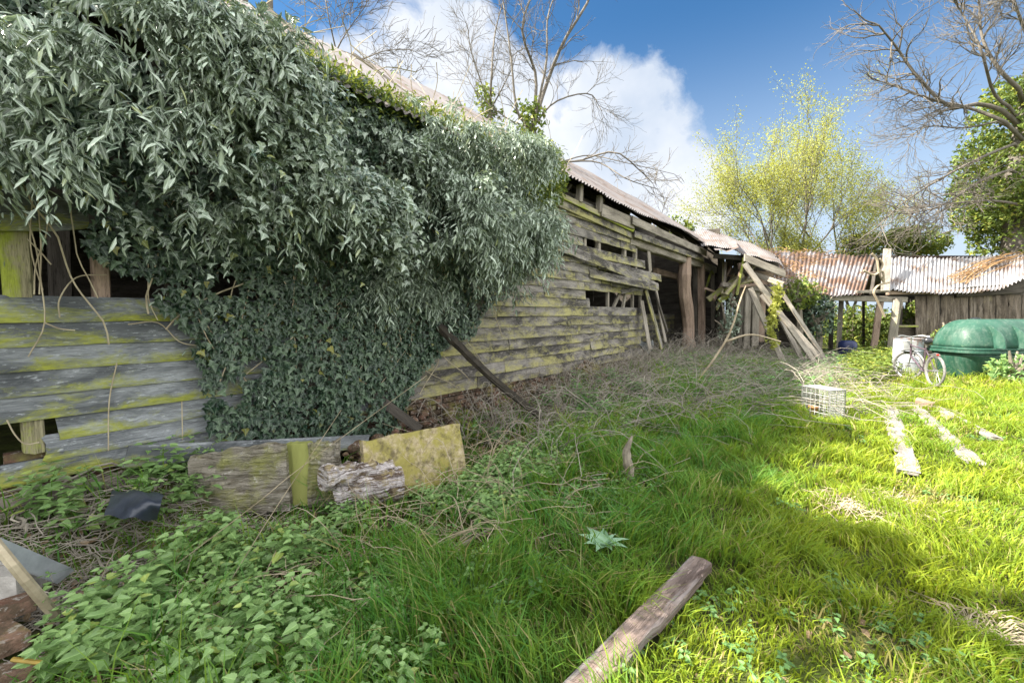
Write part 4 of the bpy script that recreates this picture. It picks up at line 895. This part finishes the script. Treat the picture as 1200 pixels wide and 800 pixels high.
sx = .15+1.55*rng.random(230); tx = .10+.42*rng.random(230)**1.3; P = np.array([W(a, b, 0) for a, b in zip(sx, tx)]); P = onground(P[:, 0], P[:, 1]); P = P[fbm(P[:, 0]*3, P[:, 1]*3, 66) > .42]; plants(m, None, P, .08+.24*rng.random(len(P)), .05+.05*rng.random(len(P)), lvl=3)
P = scatter([(540, 560), (640, 510), (700, 478), (760, 470), (740, 500), (640, 560), (560, 620)], 1100); plants(m, None, P, .06+.14*rng.random(len(P)), .05+.03*rng.random(len(P)))
tag(m.build('nettle_patch', M['nettle'], origin=(0, 0, 0)), 'bright green nettles and seedlings over the near left ground', 'nettles', kind='stuff')
m = MB()
P = scatter([(470, 600), (560, 545), (760, 470), (900, 440), (960, 440), (820, 540), (700, 640), (560, 740), (470, 780)], 2200); P = P[fbm(P[:, 0]*1.6, P[:, 1]*1.6, 63) > .45]
plants(m, None, P, .04+.10*rng.random(len(P)), .03+.03*rng.random(len(P)), lvl=3)
sx = 3.8+9*rng.random(700); tx = .3+1.3*rng.random(700); P = np.array([W(a, b, 0) for a, b in zip(sx, tx)]); P = onground(P[:, 0], P[:, 1]); P = P[fbm(P[:, 0]*1.6, P[:, 1]*1.6, 67) > .47]; plants(m, None, P, .08+.26*rng.random(len(P)), .05+.04*rng.random(len(P)))
P = scatter([(760, 440), (860, 415), (1000, 415), (1040, 430), (960, 470), (840, 470)], 1100); plants(m, None, P, .1+.3*rng.random(len(P)), .07+.03*rng.random(len(P)))
tag(m.build('weed_cover', M['weed'], origin=(0, 0, 0)), 'low creeping weeds between the brambles and the grass', 'weeds', kind='stuff')
P = scatter([(985, 440), (1000, 418), (1045, 414), (1048, 440), (1010, 458)], 700)
m = MB(); plants(m, None, P, .2+.35*rng.random(len(P)), .08+.04*rng.random(len(P))); tag(m.build('yellow_weeds', M['bush'], origin=(0, 0, 0)), 'sunlit yellow green weeds in front of the shed posts', 'weeds', kind='stuff')
one('thistle_plant', 'dock', lambda m: [leaves(m, np.repeat([gpt(708, 636, .12)], 9, 0), np.stack([np.cos(a_), np.sin(a_), np.full(9, .25)], -1), np.repeat([Z], 9, 0)+.3*rdir(9), .12+.07*rng.random(9), 'heart', .62) for a_ in (np.arange(9)*.7,)], 'single pale blue green broad leaved plant in the grass', 'plant')

s = leafmat('dead_leaf', (.10, .06, .035), (.30, .22, .14), None, .8, .2, 0); M['litter'] = s
P = np.concatenate([scatter([(-40, 900), (0, 600), (300, 570), (700, 470), (900, 440), (700, 600), (560, 900)], 2600), scatter([(640, 900), (720, 600), (980, 460), (1250, 470), (1500, 900)], 500)]); P[:, 2] += .012+.02*rng.random(len(P)); n_ = len(P)
m = MB(); leaves(m, P, rdir(n_)*V(1, 1, .25), nrm(Z+.5*rdir(n_)), .025+.04*rng.random(n_), 'heart', .8)
tag(m.build('leaf_litter', M['litter'], origin=(0, 0, 0)), 'brown dead leaves littering the ground among nettles and grass', 'leaf litter', kind='stuff')
P = scatter([(640, 900), (740, 640), (960, 480), (1250, 480), (1500, 900)], 1500); P = P[fbm(P[:, 0]*1.8, P[:, 1]*1.8, 93) > .63]
m = MB(); plants(m, None, P, .03+.06*rng.random(len(P)), .025+.03*rng.random(len(P)), lvl=2)
tag(m.build('lawn_weeds', M['weed'], origin=(0, 0, 0)), 'small broad leaved weeds growing in the lawn', 'weeds', kind='stuff')
# ---------------------------------------------------------------- dry stems and brambles
def arcs(m, starts, Lr, hr, r, k=4, n=9, droop=1.0, heading=None):
    for p in starts:
        a = rng.random()*6.28 if heading is None else heading+.7*rng.normal(); L = Lr[0]+(Lr[1]-Lr[0])*rng.random(); h_ = hr[0]+(hr[1]-hr[0])*rng.random()**1.5
        d = V(math.cos(a), math.sin(a), 0); sv = V(-d[1], d[0], 0)*rng.normal()*.15*L; f = np.linspace(0, 1, n)
        arcp = f**.8 if rng.random() < .4 else np.sin(f*math.pi*(.55+.45*rng.random()))
        q = p + d*(L*f)[:, None] + Z*(h_*arcp)[:, None] + sv*(np.sin(f*3+rng.random()*3))[:, None] + rng.normal(size=(n, 3))*.012*L; q[0] = p
        gg = gz(q[:, 0], q[:, 1])+.006; q[:, 2] = np.maximum(q[:, 2], gg); tt_ = tof(q); q = q + WN*np.maximum(0, .12-tt_)[:, None]*(sof(q) < S_END)[:, None]
        rr = r*(.5+rng.random()); tube(m, q, np.linspace(rr, rr*.45, n), k, cap=False)
m = MB()
arcs(m, scatter([(600, 520), (680, 470), (750, 440), (860, 415), (950, 420), (980, 450), (880, 480), (800, 500), (700, 520), (640, 560)], 2300), (.4, 1.5), (.08, .50), .0045)
arcs(m, scatter([(640, 490), (720, 462), (830, 420), (960, 420), (1000, 470), (860, 490), (760, 505)], 480), (.6, 2.2), (.2, .7), .0055)
sx = 3.6+(13.0-3.6)*rng.random(1050); tx = .15+.9*rng.random(1050)**1.4; P = np.array([W(a, b, 0) for a, b in zip(sx, tx)]); arcs(m, onground(P[:, 0], P[:, 1]), (.2, 1.0), (.15, .62), .0045)
sx = 13+5*rng.random(500); tx = -.3+2.6*rng.random(500); P = np.array([W(a, b, 0) for a, b in zip(sx, tx)]); arcs(m, onground(P[:, 0], P[:, 1]), (.3, 1.5), (.2, .9), .007)
arcs(m, scatter([(930, 440), (1010, 440), (1060, 470), (1010, 500), (960, 480)], 240), (.3, 1.3), (.05, .4), .006)
tag(m.build('dead_brambles', M['drygrey'], origin=(0, 0, 0)), 'pale tangle of dead bramble stems along the foot of the barn', 'brambles', kind='stuff')
m = MB()
arcs(m, scatter([(-30, 720), (-20, 600), (60, 575), (180, 590), (330, 600), (360, 640), (240, 660), (120, 690), (60, 760)], 1100), (.08, .7), (.005, .09), .0035)
arcs(m, scatter([(0, 690), (10, 590), (120, 580), (200, 600), (180, 660), (60, 700)], 45), (.4, 1.1), (.03, .16), .008)
tag(m.build('twig_litter', M['drygrey'], origin=(0, 0, 0)), 'heap of fallen twigs and dead vine on the ground at the left', 'twigs', kind='stuff')
m = MB()
arcs(m, scatter([(480, 640), (560, 590), (660, 560), (760, 540), (700, 590), (600, 680), (520, 700)], 90), (.2, .9), (.02, .25), .0035)
arcs(m, scatter([(400, 640), (520, 560), (620, 520), (600, 580), (480, 660)], 120), (.3, 1.1), (.1, .5), .0035)
arcs(m, scatter([(40, 800), (100, 700), (400, 640), (560, 640), (450, 790)], 150), (.2, .9), (.02, .2), .0028)
tag(m.build('dry_stalks', M['dry'], origin=(0, 0, 0)), 'thin straw coloured stalks scattered over grass and nettles', 'stalks', kind='stuff')
# tall single stalks
for i, (pxs, lb) in enumerate([([(168, 690), (300, 590), (352, 548), (500, 440)], 'long thin straw stalk crossing in front of the mossy post'), ([(258, 700), (320, 600), (400, 480)], 'thin stalk rising left of the mossy green post')]):
    q = [gpt(*pxs[0], 0)] + [PY(u, v, gpt(*pxs[0])[1]+.12*k) for k, (u, v) in enumerate(pxs[1:])]
    one('dry_stalk', 'dry', lambda m: tube(m, spline(q, 14), np.linspace(.0028, .0014, 14), 4), lb, 'stalk')
for pxs, Y0, lb in [([(800, 470), (850, 400), (868, 350), (874, 335)], 9.6, 'long pale bramble cane arching up before the leaning timbers'), ([(850, 400), (880, 392), (915, 400)], 9.8, 'pale dead branch lying level over the brambles')]:
    one('bramble_cane', 'dry', lambda m: tube(m, spline([PY(u, v, Y0) for u, v in pxs], 14), np.linspace(.03, .012, 14), 5), lb, 'cane')
def stump(m):
    b = gpt(736, 574, -.05); p = spline([b, b+V(.01, 0, .18), b+V(-.02, 0, .36), b+V(.03, .01, .52)], 12); tube(m, p, 1.3*np.array([.028, .026, .03, .035, .032, .036, .034, .03, .026, .02, .014, .008]), 8, rough=.35)
one('broken_stump', 'bark', stump, 'thin broken dead stem standing alone in the grass', 'stump')
one('fallen_branch', 'bark', lambda m: [tube(m, spline([gpt(520, 658, .05), gpt(545, 636, .09), gpt(577, 618, .12)], 10), np.linspace(.016, .010, 10), 6, rough=.2), tube(m, spline([gpt(556, 642, .04), gpt(590, 636, .06), gpt(640, 630, .06)], 8), .004, 4)], 'short brown branch lying in the grass between nettles and thistle plant', 'branch')
# dead straw tussock on the lawn
def tuss(m, u, v, R, n_):
    c = gpt(u, v)
    for _ in range(n_):
        a = rng.normal(.3, .9); d = V(math.cos(a), math.sin(a), 0); p = c+V(rng.normal()*R, rng.normal()*R*.6, 0); p[2] = float(gz(p[0], p[1])); L = .12+.22*rng.random()
        tube(m, [p, p+d*L*.5+Z*.07, p+d*L+Z*.05*rng.random()], .003, 3, cap=False)
one('straw_tussock', 'dry', lambda m: tuss(m, 1010, 600, .20, 240), 'flattened tussock of dead straw in the sunlit lawn', 'tussock')
one('straw_tussock', 'dry', lambda m: tuss(m, 1150, 742, .07, 70), 'small patch of dead brown straw near the bottom right corner', 'tussock')

# ---------------------------------------------------------------- near left litter
one('plastic_sheet', 'slate', lambda m: grid(m, np.array([[gpt(122+62*a+10*b, 604-30*b+6*a, .03)+Z*(.07*math.sin(a*2.6)*math.sin(b*3)+.01*math.sin(a*14+b*9)) for b in np.linspace(0, 1, 9)] for a in np.linspace(0, 1, 14)])), 'crumpled blue black plastic sheet among the twigs below the nettles', 'sheet', smooth=True)
one('metal_strip', 'steel', lambda m: board(m, gpt(-40, 628, .15), gpt(78, 676, .08), V(0, 1, .5), V(0, -.5, 1), .09, .03), 'grey metal strip lying in the twigs at the left edge', 'strip')
one('rough_pole', 'vine', lambda m: tube(m, spline([gpt(-40, 595, .22), gpt(10, 655, .2), gpt(66, 722, .08)], 10), .022, 7, rough=.15), 'rough brown pole sloping across the metal strip', 'pole')
def blk(m, u, v, s3, rot=0, z0=.0, seed=1):
    c = gpt(u, v)+Z*z0; e = [V(math.cos(rot), math.sin(rot), 0), V(-math.sin(rot), math.cos(rot), 0), Z]; nn = 7
    g1 = np.linspace(-1, 1, nn)
    for ax_i in range(3):
        for sg in (-1, 1):
            a, b = [k for k in range(3) if k != ax_i]; U, W_ = np.meshgrid(g1, g1, indexing='ij'); q = np.zeros((nn, nn, 3)); q[..., a] = U; q[..., b] = W_; q[..., ax_i] = sg
            q = q*(1-.06*(np.abs(q)**4).sum(-1, keepdims=True)/3); q = q+.08*(fbm(q[..., 0]*2+q[..., 2]+seed, q[..., 1]*2-q[..., 2]+seed, seed)-.5)[..., None]*q
            grid(m, c + sum(q[..., k, None]*s3[k]*e[k] for k in range(3)) + Z*s3[2], np.full((nn, nn, 3), rng.random()))
for i, (u, v, s3, rot, z0, lb) in enumerate([(14, 800, (.11, .055, .035), .3, .0, 'lowest brick of the pile at the bottom left corner'), (8, 770, (.11, .055, .035), -.4, .06, 'tilted brick in the middle of the bottom left pile'), (12, 745, (.10, .055, .035), .8, .11, 'topmost brick of the pile at the left edge')]):
    one('brick', 'brick', lambda m: blk(m, u, v, s3, rot, z0, i+1), lb, 'brick', 'bricks piled in the near left corner')
one('concrete_block', 'stone', lambda m: blk(m, 8, 700, (.13, .1, .09), .2, 0, 8), 'grey concrete block above the brick pile at the left edge', 'block')
for u, v, r, lb in [(183, 778, .05, 'pale rounded stone among nettles at the bottom'), (170, 790, .03, 'small flat pale stone beside the rounded stone'), (5, 790, .04, 'white pebble on the brick pile')]:
    one('stone', 'stone', lambda m: rock(m, gpt(u, v)+Z*r*.5, r), lb, 'stone')
one('yellow_tube', 'yellow', lambda m: tube(m, [gpt(14, 772, .22), gpt(48, 776, .19)], .009, 6), 'short yellow tube lying on the bricks in the bottom left corner', 'tube')

# ---------------------------------------------------------------- trees
def grow(m, p, d, r, L, depth, tips, up=.15, wig=.25, sp=.75, kids=(3, 5), shrink=.62, minr=.006, k=6):
    n = 6; pts = [np.asarray(p, float)]; dd = nrm(d); dirs = [dd]
    for i in range(n):
        dd = nrm(dd + wig*rng.normal(size=3)/math.sqrt(n)*1.2 + Z*up/n); pts.append(pts[-1]+dd*L/n); dirs.append(dd)
    pts = np.array(pts); r1 = max(minr*.7, r*.55); tube(m, pts, np.linspace(r, r1, n+1), max(3, k), cap=False)
    if depth == 0: tips.append((pts, L)); return
    nk = rng.integers(kids[0], kids[1]+1)
    for j in range(nk):
        f = .3+.7*(j+rng.random())/nk; i = min(n, int(f*n)); a = rdir(1)[0]; a = nrm(a-(a@dirs[i])*dirs[i])
        nd = nrm(dirs[i]+a*sp*(.7+.6*rng.random())); rr = max(minr, (r+(r1-r)*f)*shrink*(.8+.3*rng.random()))
        grow(m, pts[i], nd, rr, L*shrink*(.8+.5*rng.random()), depth-1, tips, up, wig, sp, kids, shrink, minr, k-1)
    grow(m, pts[-1], dirs[-1], r1, L*shrink*1.1, depth-1, tips, up, wig, sp, kids, shrink, minr, k-1)
def tipleaves(m, tips, per, L, spread=.1, kind='small', prob=1.0, hang=.2):
    P = np.concatenate([t_[0][1:] for t_ in tips if rng.random() < prob] or [np.zeros((1, 3))]); P = np.repeat(P, per, 0); P = P+rng.normal(size=P.shape)*spread; n_ = len(P)
    leaves(m, P, nrm(rdir(n_)-Z*hang), rdir(n_), L*(.6+.8*rng.random(n_)), kind)
def base_of(u, Y): p = PY(u, 368, Y); return V(p[0], p[1], 0)
def baretree(u, Y, vfork, r, limbs, lb, leaf=0, wigL=3.0, grp=None, depth=3):
    b = base_of(u, Y); T = empty('bare_tree', b, lb, 'tree', grp); f = PY(u+2, vfork, Y); r *= .75; limbs = [(a_, b_*.72) for a_, b_ in limbs]; m = MB(); tips = []
    tube(m, spline([b-Z*.2, b*.5+f*.5+V(.1, 0, 0), f], 14), np.linspace(r*1.2, r*.9, 14), 9, rough=.1)
    for px, rr in limbs:
        q = spline([f]+[PY(a, c, Y+.6*rng.normal()) for a, c in px], 12); tube(m, q, np.linspace(rr, rr*.35, 12), 7, cap=False)
        tg = np.gradient(q, axis=0)
        for i in range(3, 12):
            for _ in range(1+(i > 6)):
                a = rdir(1)[0]; t_ = nrm(tg[i]); a = nrm(a-(a@t_)*t_); grow(m, q[i], nrm(t_*.8+a*.7), rr*.36*(1-.5*i/12), wigL*(.25+.12*rng.random()), depth-1, tips, .15, .34, .6, (2, 3), .66, .0065, 5)
    m.build('trunk', M['twig'], T, smooth=True)
    if leaf:
        m = MB(); n_ = leaf; h0 = f[2]-3.2; zz_ = h0+rng.random(n_)*4.2; P = np.stack([b[0]+rng.normal(size=n_)*.28, b[1]+rng.normal(size=n_)*.28, zz_], -1); leaves(m, P, nrm(rdir(n_)-Z*.4), rdir(n_), .13+.1*rng.random(n_), 'ivy'); m.build('ivy_sleeve', M['bush'], T)
    return T
baretree(622, 18, 150, .24, [([(640, 100), (660, 50), (690, 0), (700, -40)], .13), ([(628, 90), (612, 30), (640, -40)], .11), ([(606, 130), (598, 60), (585, -30)], .09), ([(650, 120), (690, 110), (705, 130)], .06), ([(640, 75), (642, 20), (660, -30)], .08), ([(596, 140), (560, 110), (545, 85)], .05)],
         'tall forked bare tree rising behind the ivy crest of the barn', 900, 3.2)
baretree(572, 19, 130, .16, [([(576, 90), (580, 40), (590, 0)], .08), ([(565, 100), (552, 60), (548, 30)], .06), ([(585, 110), (600, 80), (606, 60)], .05)], 'slimmer bare tree just left of the forked bare tree', 700, 2.2)
baretree(283, 13, -40, .17, [([(290, -100)], .1), ([(270, -100)], .1)], 'bare trunk above the roof at the top left, left of a pair', 0, 2)
baretree(314, 13, -30, .11, [([(325, -90)], .07), ([(305, -90)], .07)], 'thinner bare trunk above the roof at the top left, right of a pair', 0, 2)
baretree(392, 12, 60, .05, [([(385, 20), (378, -20)], .03), ([(405, 40), (430, 5)], .03), ([(420, 70), (450, 60), (480, 58)], .03), ([(410, 80), (440, 95), (470, 110)], .03)], 'thin twiggy sapling poking above the roof among ivy', 0, 2.2, depth=3)
for i, (u, Y, lm, lb) in enumerate([(655, 12.5, [([(680, 188), (720, 178), (750, 200), (765, 215)], .045), ([(700, 190), (735, 210), (772, 222)], .035), ([(690, 182), (730, 190), (790, 204)], .03)], 'bare branch reaching right over the barn roof past the ivy crest'), (768, 22, [([(760, 250), (752, 238)], .04), ([(775, 252), (780, 235)], .04)], 'small bare treetop beyond the middle of the barn roof')]):
    baretree(u, Y, 190 if i == 0 else 272, .06, lm, lb, 0, 1.6 if i == 0 else 2.0, depth=2)
# spring tree behind the shed
def springtree(name, u, Y, vf, spread, nl, lb, L0, per=9, mat='spring', seedup=.42, lsz=.075):
    b = base_of(u, Y); T = empty(name, b, lb, 'tree'); m = MB(); tips = []; f = PY(u, vf, Y)
    for k_ in range(nl):
        st = b+V(rng.normal()*.25, rng.normal()*.25, 0); a = rng.normal()*spread; hh = max(0, 2.0-abs(a)*1.0)+.5*rng.random()
        q = spline([st, st+Z*f[2]*.5+V(a*.3, 0, 0), f+V(a*.9, rng.normal()*.5, hh)], 8); tube(m, q, np.linspace(.10, .055, 8), 6, cap=False); [grow(m, q[i_], nrm(V(rng.normal()*.9, rng.normal()*.6, .7)), .03, L0*.42, 2, tips, seedup, .3, .62, (3, 4), .66, .008, 4) for i_ in (4, 5, 6)]; grow(m, q[-1], nrm(V(a*.55, rng.normal()*.4, 1.1)), .05, L0*(.75+.4*rng.random()), 3, tips, seedup, .28, .62, (3, 4), .66, .008, 5)
    m.build('trunk', M['twig'], T, smooth=True); m = MB(); tipleaves(m, tips, per, lsz, .20); m.build('crown', M[mat], T); return T
springtree('spring_tree', 926, 24, 318, 1.35, 12, 'yellow green tree in new leaf behind the left shed roof', 2.9, 8)
springtree('spring_tree', 992, 26, 318, 1.0, 3, 'sparser brownish tree in new leaf right of the yellow green tree', 2.2, 3)
def bushy(name, u, v, Y, rx, rz, n_, lb, mat='bush', lsz=.16, grow_from=None, gaps=.42, at=None):
    b = base_of(u, Y); c = PY(u, v, Y)
    if at is not None: c = V(*at); b = c*V(1, 1, 0)
    T = empty(name, b, lb, 'tree'); m = MB(); tips = []; q = spline([b-Z*.1, (b+c)/2+V(.1, 0, 0), c], 8); tube(m, q, np.linspace(.16, .07, 8), 7)
    for _ in range(9): d_ = rdir(1)[0]; tube(m, spline([c-Z*rz*.5, c+d_*V(rx, rx, rz)*.5, c+d_*V(rx, rx, rz)*.95+Z*.2], 8), np.linspace(.06, .02, 8), 5, cap=False)
    m.build('trunk', M['bark'], T); r_ = rdir(n_); rad = rng.random(n_)**.33; lum = .72+.55*fbm(r_[:, 0]*2.2+u, r_[:, 2]*2.2+r_[:, 1]*2, 51)
    P = c+r_*(rad*(lum if rx > 1.4 else lum*(.6+.7*fbm(r_[:, 0]*3+v, r_[:, 2]*3+r_[:, 1], 53))*1.2))[:, None]*V(rx, rx*.8, rz); P = P[fbm(P[:, 0]*1.6/rx*2, P[:, 2]*1.6+P[:, 1], 52) > gaps]; n_ = len(P)
    m = MB(); leaves(m, P, nrm(rdir(n_)-Z*.3), nrm(Z*.5+rdir(n_)), lsz*(.6+.8*rng.random(n_)), 'ivy'); m.build('crown', M[mat], T); return T
bushy('hedge_tree', 1070, 283, 24, 1.7, 1.0, 3500, 'low round green treetop above the gap in the shed roof', lsz=.16)
bushy('hedge_tree', 1012, 290, 25, 1.6, .9, 2200, 'small green treetop behind the ridge just left of the upright board', lsz=.14)
bushy('hedge_tree', 790, 272, 26, 1.1, .8, 1800, 'small dark shrub top beyond the far end of the barn roof', lsz=.14)
bushy('elder_bush', 1000, 385, 21.8, 3.2, 1.2, 5000, 'sunny green bush seen through the open shed behind the barrel', lsz=.14, mat='bush', gaps=.3)
bushy('elder_bush', 958, 372, 15.2, .6, .85, 1900, 'dark green bush between leaning timbers and the shed posts', lsz=.09, mat='ivy_lo', gaps=.44)
bushy('elder_bush', 935, 345, 14.9, .65, .5, 1500, 'twiggy ivy clump hanging under the left corner of the shed roof', lsz=.09, mat='bush')
bushy('elder_bush', 852, 378, 14.2, .42, .8, 1100, 'green shrub growing out of the open bay beside the end post', lsz=.09, mat='ivy_hi')
bushy('elder_bush', 1068, 372, 16.4, .5, .55, 900, 'small yellow green shrub behind the drum inside the shed', lsz=.09)
bushy('elder_bush', 1112, 396, 12.0, .35, .3, 500, 'small sunlit shrub behind the domed left end of the tank', lsz=.08)
bushy('unseen_tree', 0, 0, 3, .95, .5, 330, 'out of view tree behind the near end of the barn, added to dapple the lawn with shade', lsz=.22, at=(-7.8, 2.4, 9.0), gaps=.45)  # off-frame tree, put in only for the dappled shade it casts
b = PY(1190, 435, 9.7); bushy('bramble_bush', 1188, 432, 9.7, .45, .28, 520, 'low leafy bramble in front of the tank at the right edge', lsz=.10, mat='nettle')
def climber(m):
    q = spline([PY(906, 405, 12.4), PY(903, 380, 12.5), PY(910, 355, 12.6), PY(911, 335, 12.7)], 40)
    P = np.repeat(q, 12, 0)+rng.normal(size=(480, 3))*.07; leaves(m, P, rdir(480), nrm(Z*.5+rdir(480)), .07+.05*rng.random(480), 'ivy'); tube(m, q, .012, 4)
one('climbing_plant', 'spring', climber, 'yellow green climber trailing down the leaning timbers', 'climber')
# big tree at right, ivy clad trunk with long bare limbs
def bigtree():
    Y = 19; b = base_of(1195, Y); T = empty('ivy_clad_tree', b, 'large ivy clad tree with bare spreading limbs at the right edge', 'tree'); m = MB(); tips = []
    c = PY(1195, 180, Y); tube(m, spline([b-Z*.2, PY(1190, 250, Y), c, PY(1215, 60, Y), PY(1225, -40, Y)], 16), np.linspace(.5, .22, 16), 10, rough=.1, cap=False)
    for px, rr in [([(1190, 135), (1150, 122), (1112, 125), (1075, 90), (1050, 55), (1030, 30)], .13), ([(1195, 150), (1140, 128), (1095, 118), (1060, 105), (1030, 95)], .10), ([(1200, 165), (1160, 180), (1110, 205), (1062, 235), (1032, 262)], .09), ([(1195, 195), (1150, 212), (1105, 240), (1070, 250)], .09),
                   ([(1200, 110), (1170, 80), (1150, 40), (1148, -20)], .12), ([(1190, 130), (1165, 110), (1150, 60), (1130, 20), (1110, -10)], .09), ([(1212, 60), (1195, 20), (1180, -30)], .10), ([(1200, 240), (1160, 235), (1120, 238), (1060, 246)], .07), ([(1180, 140), (1130, 150), (1090, 148), (1065, 160)], .06)]:
        q = spline([PY(a, e, Y-1.2+.5*rng.normal()) for a, e in px], 14); q[0] = q[0]*.3+PY(1200, px[0][1]+20, Y)*.7; rr *= .72; tube(m, q, np.linspace(rr, rr*.3, 14), 7, cap=False); tg = np.gradient(q, axis=0)
        for i in range(4, 14):
            for _ in range(2): t_ = nrm(tg[i]); a = rdir(1)[0]; a = nrm(a-(a@t_)*t_); grow(m, q[i], nrm(t_*.8+a*.75), rr*.38, .75+.5*rng.random(), 2, tips, .1, .38, .7, (2, 4), .68, .0075, 4)
    m.build('trunk', M['twig'], T, smooth=True)
    m = MB(); n_ = 34000; zz_ = rng.random(n_); v = 92+zz_*215; k_ = .75+.5*fbm(zz_*7, zz_*0, 71); u0 = 1205; r_ = rdir(n_); rad = rng.random(n_)**.35
    cz = PY(1205, 200, Y); P = cz+np.stack([r_[:, 0]*rad*2.7, r_[:, 1]*rad*2.3, r_[:, 2]*rad*4.3], -1)*(.82+.4*fbm(r_[:, 0]*3+2, r_[:, 2]*5, 72))[:, None]
    P = P[(fbm(P[:, 0]*1.3+P[:, 1], P[:, 2]*1.5, 73) > .45)]; n_ = len(P); leaves(m, P, nrm(rdir(n_)-Z*.5), nrm(Z*.5+rdir(n_)), .09+.10*rng.random(n_), 'ivy', 1.1); m.build('ivy_sleeve', M['bush'], T)
bigtree()
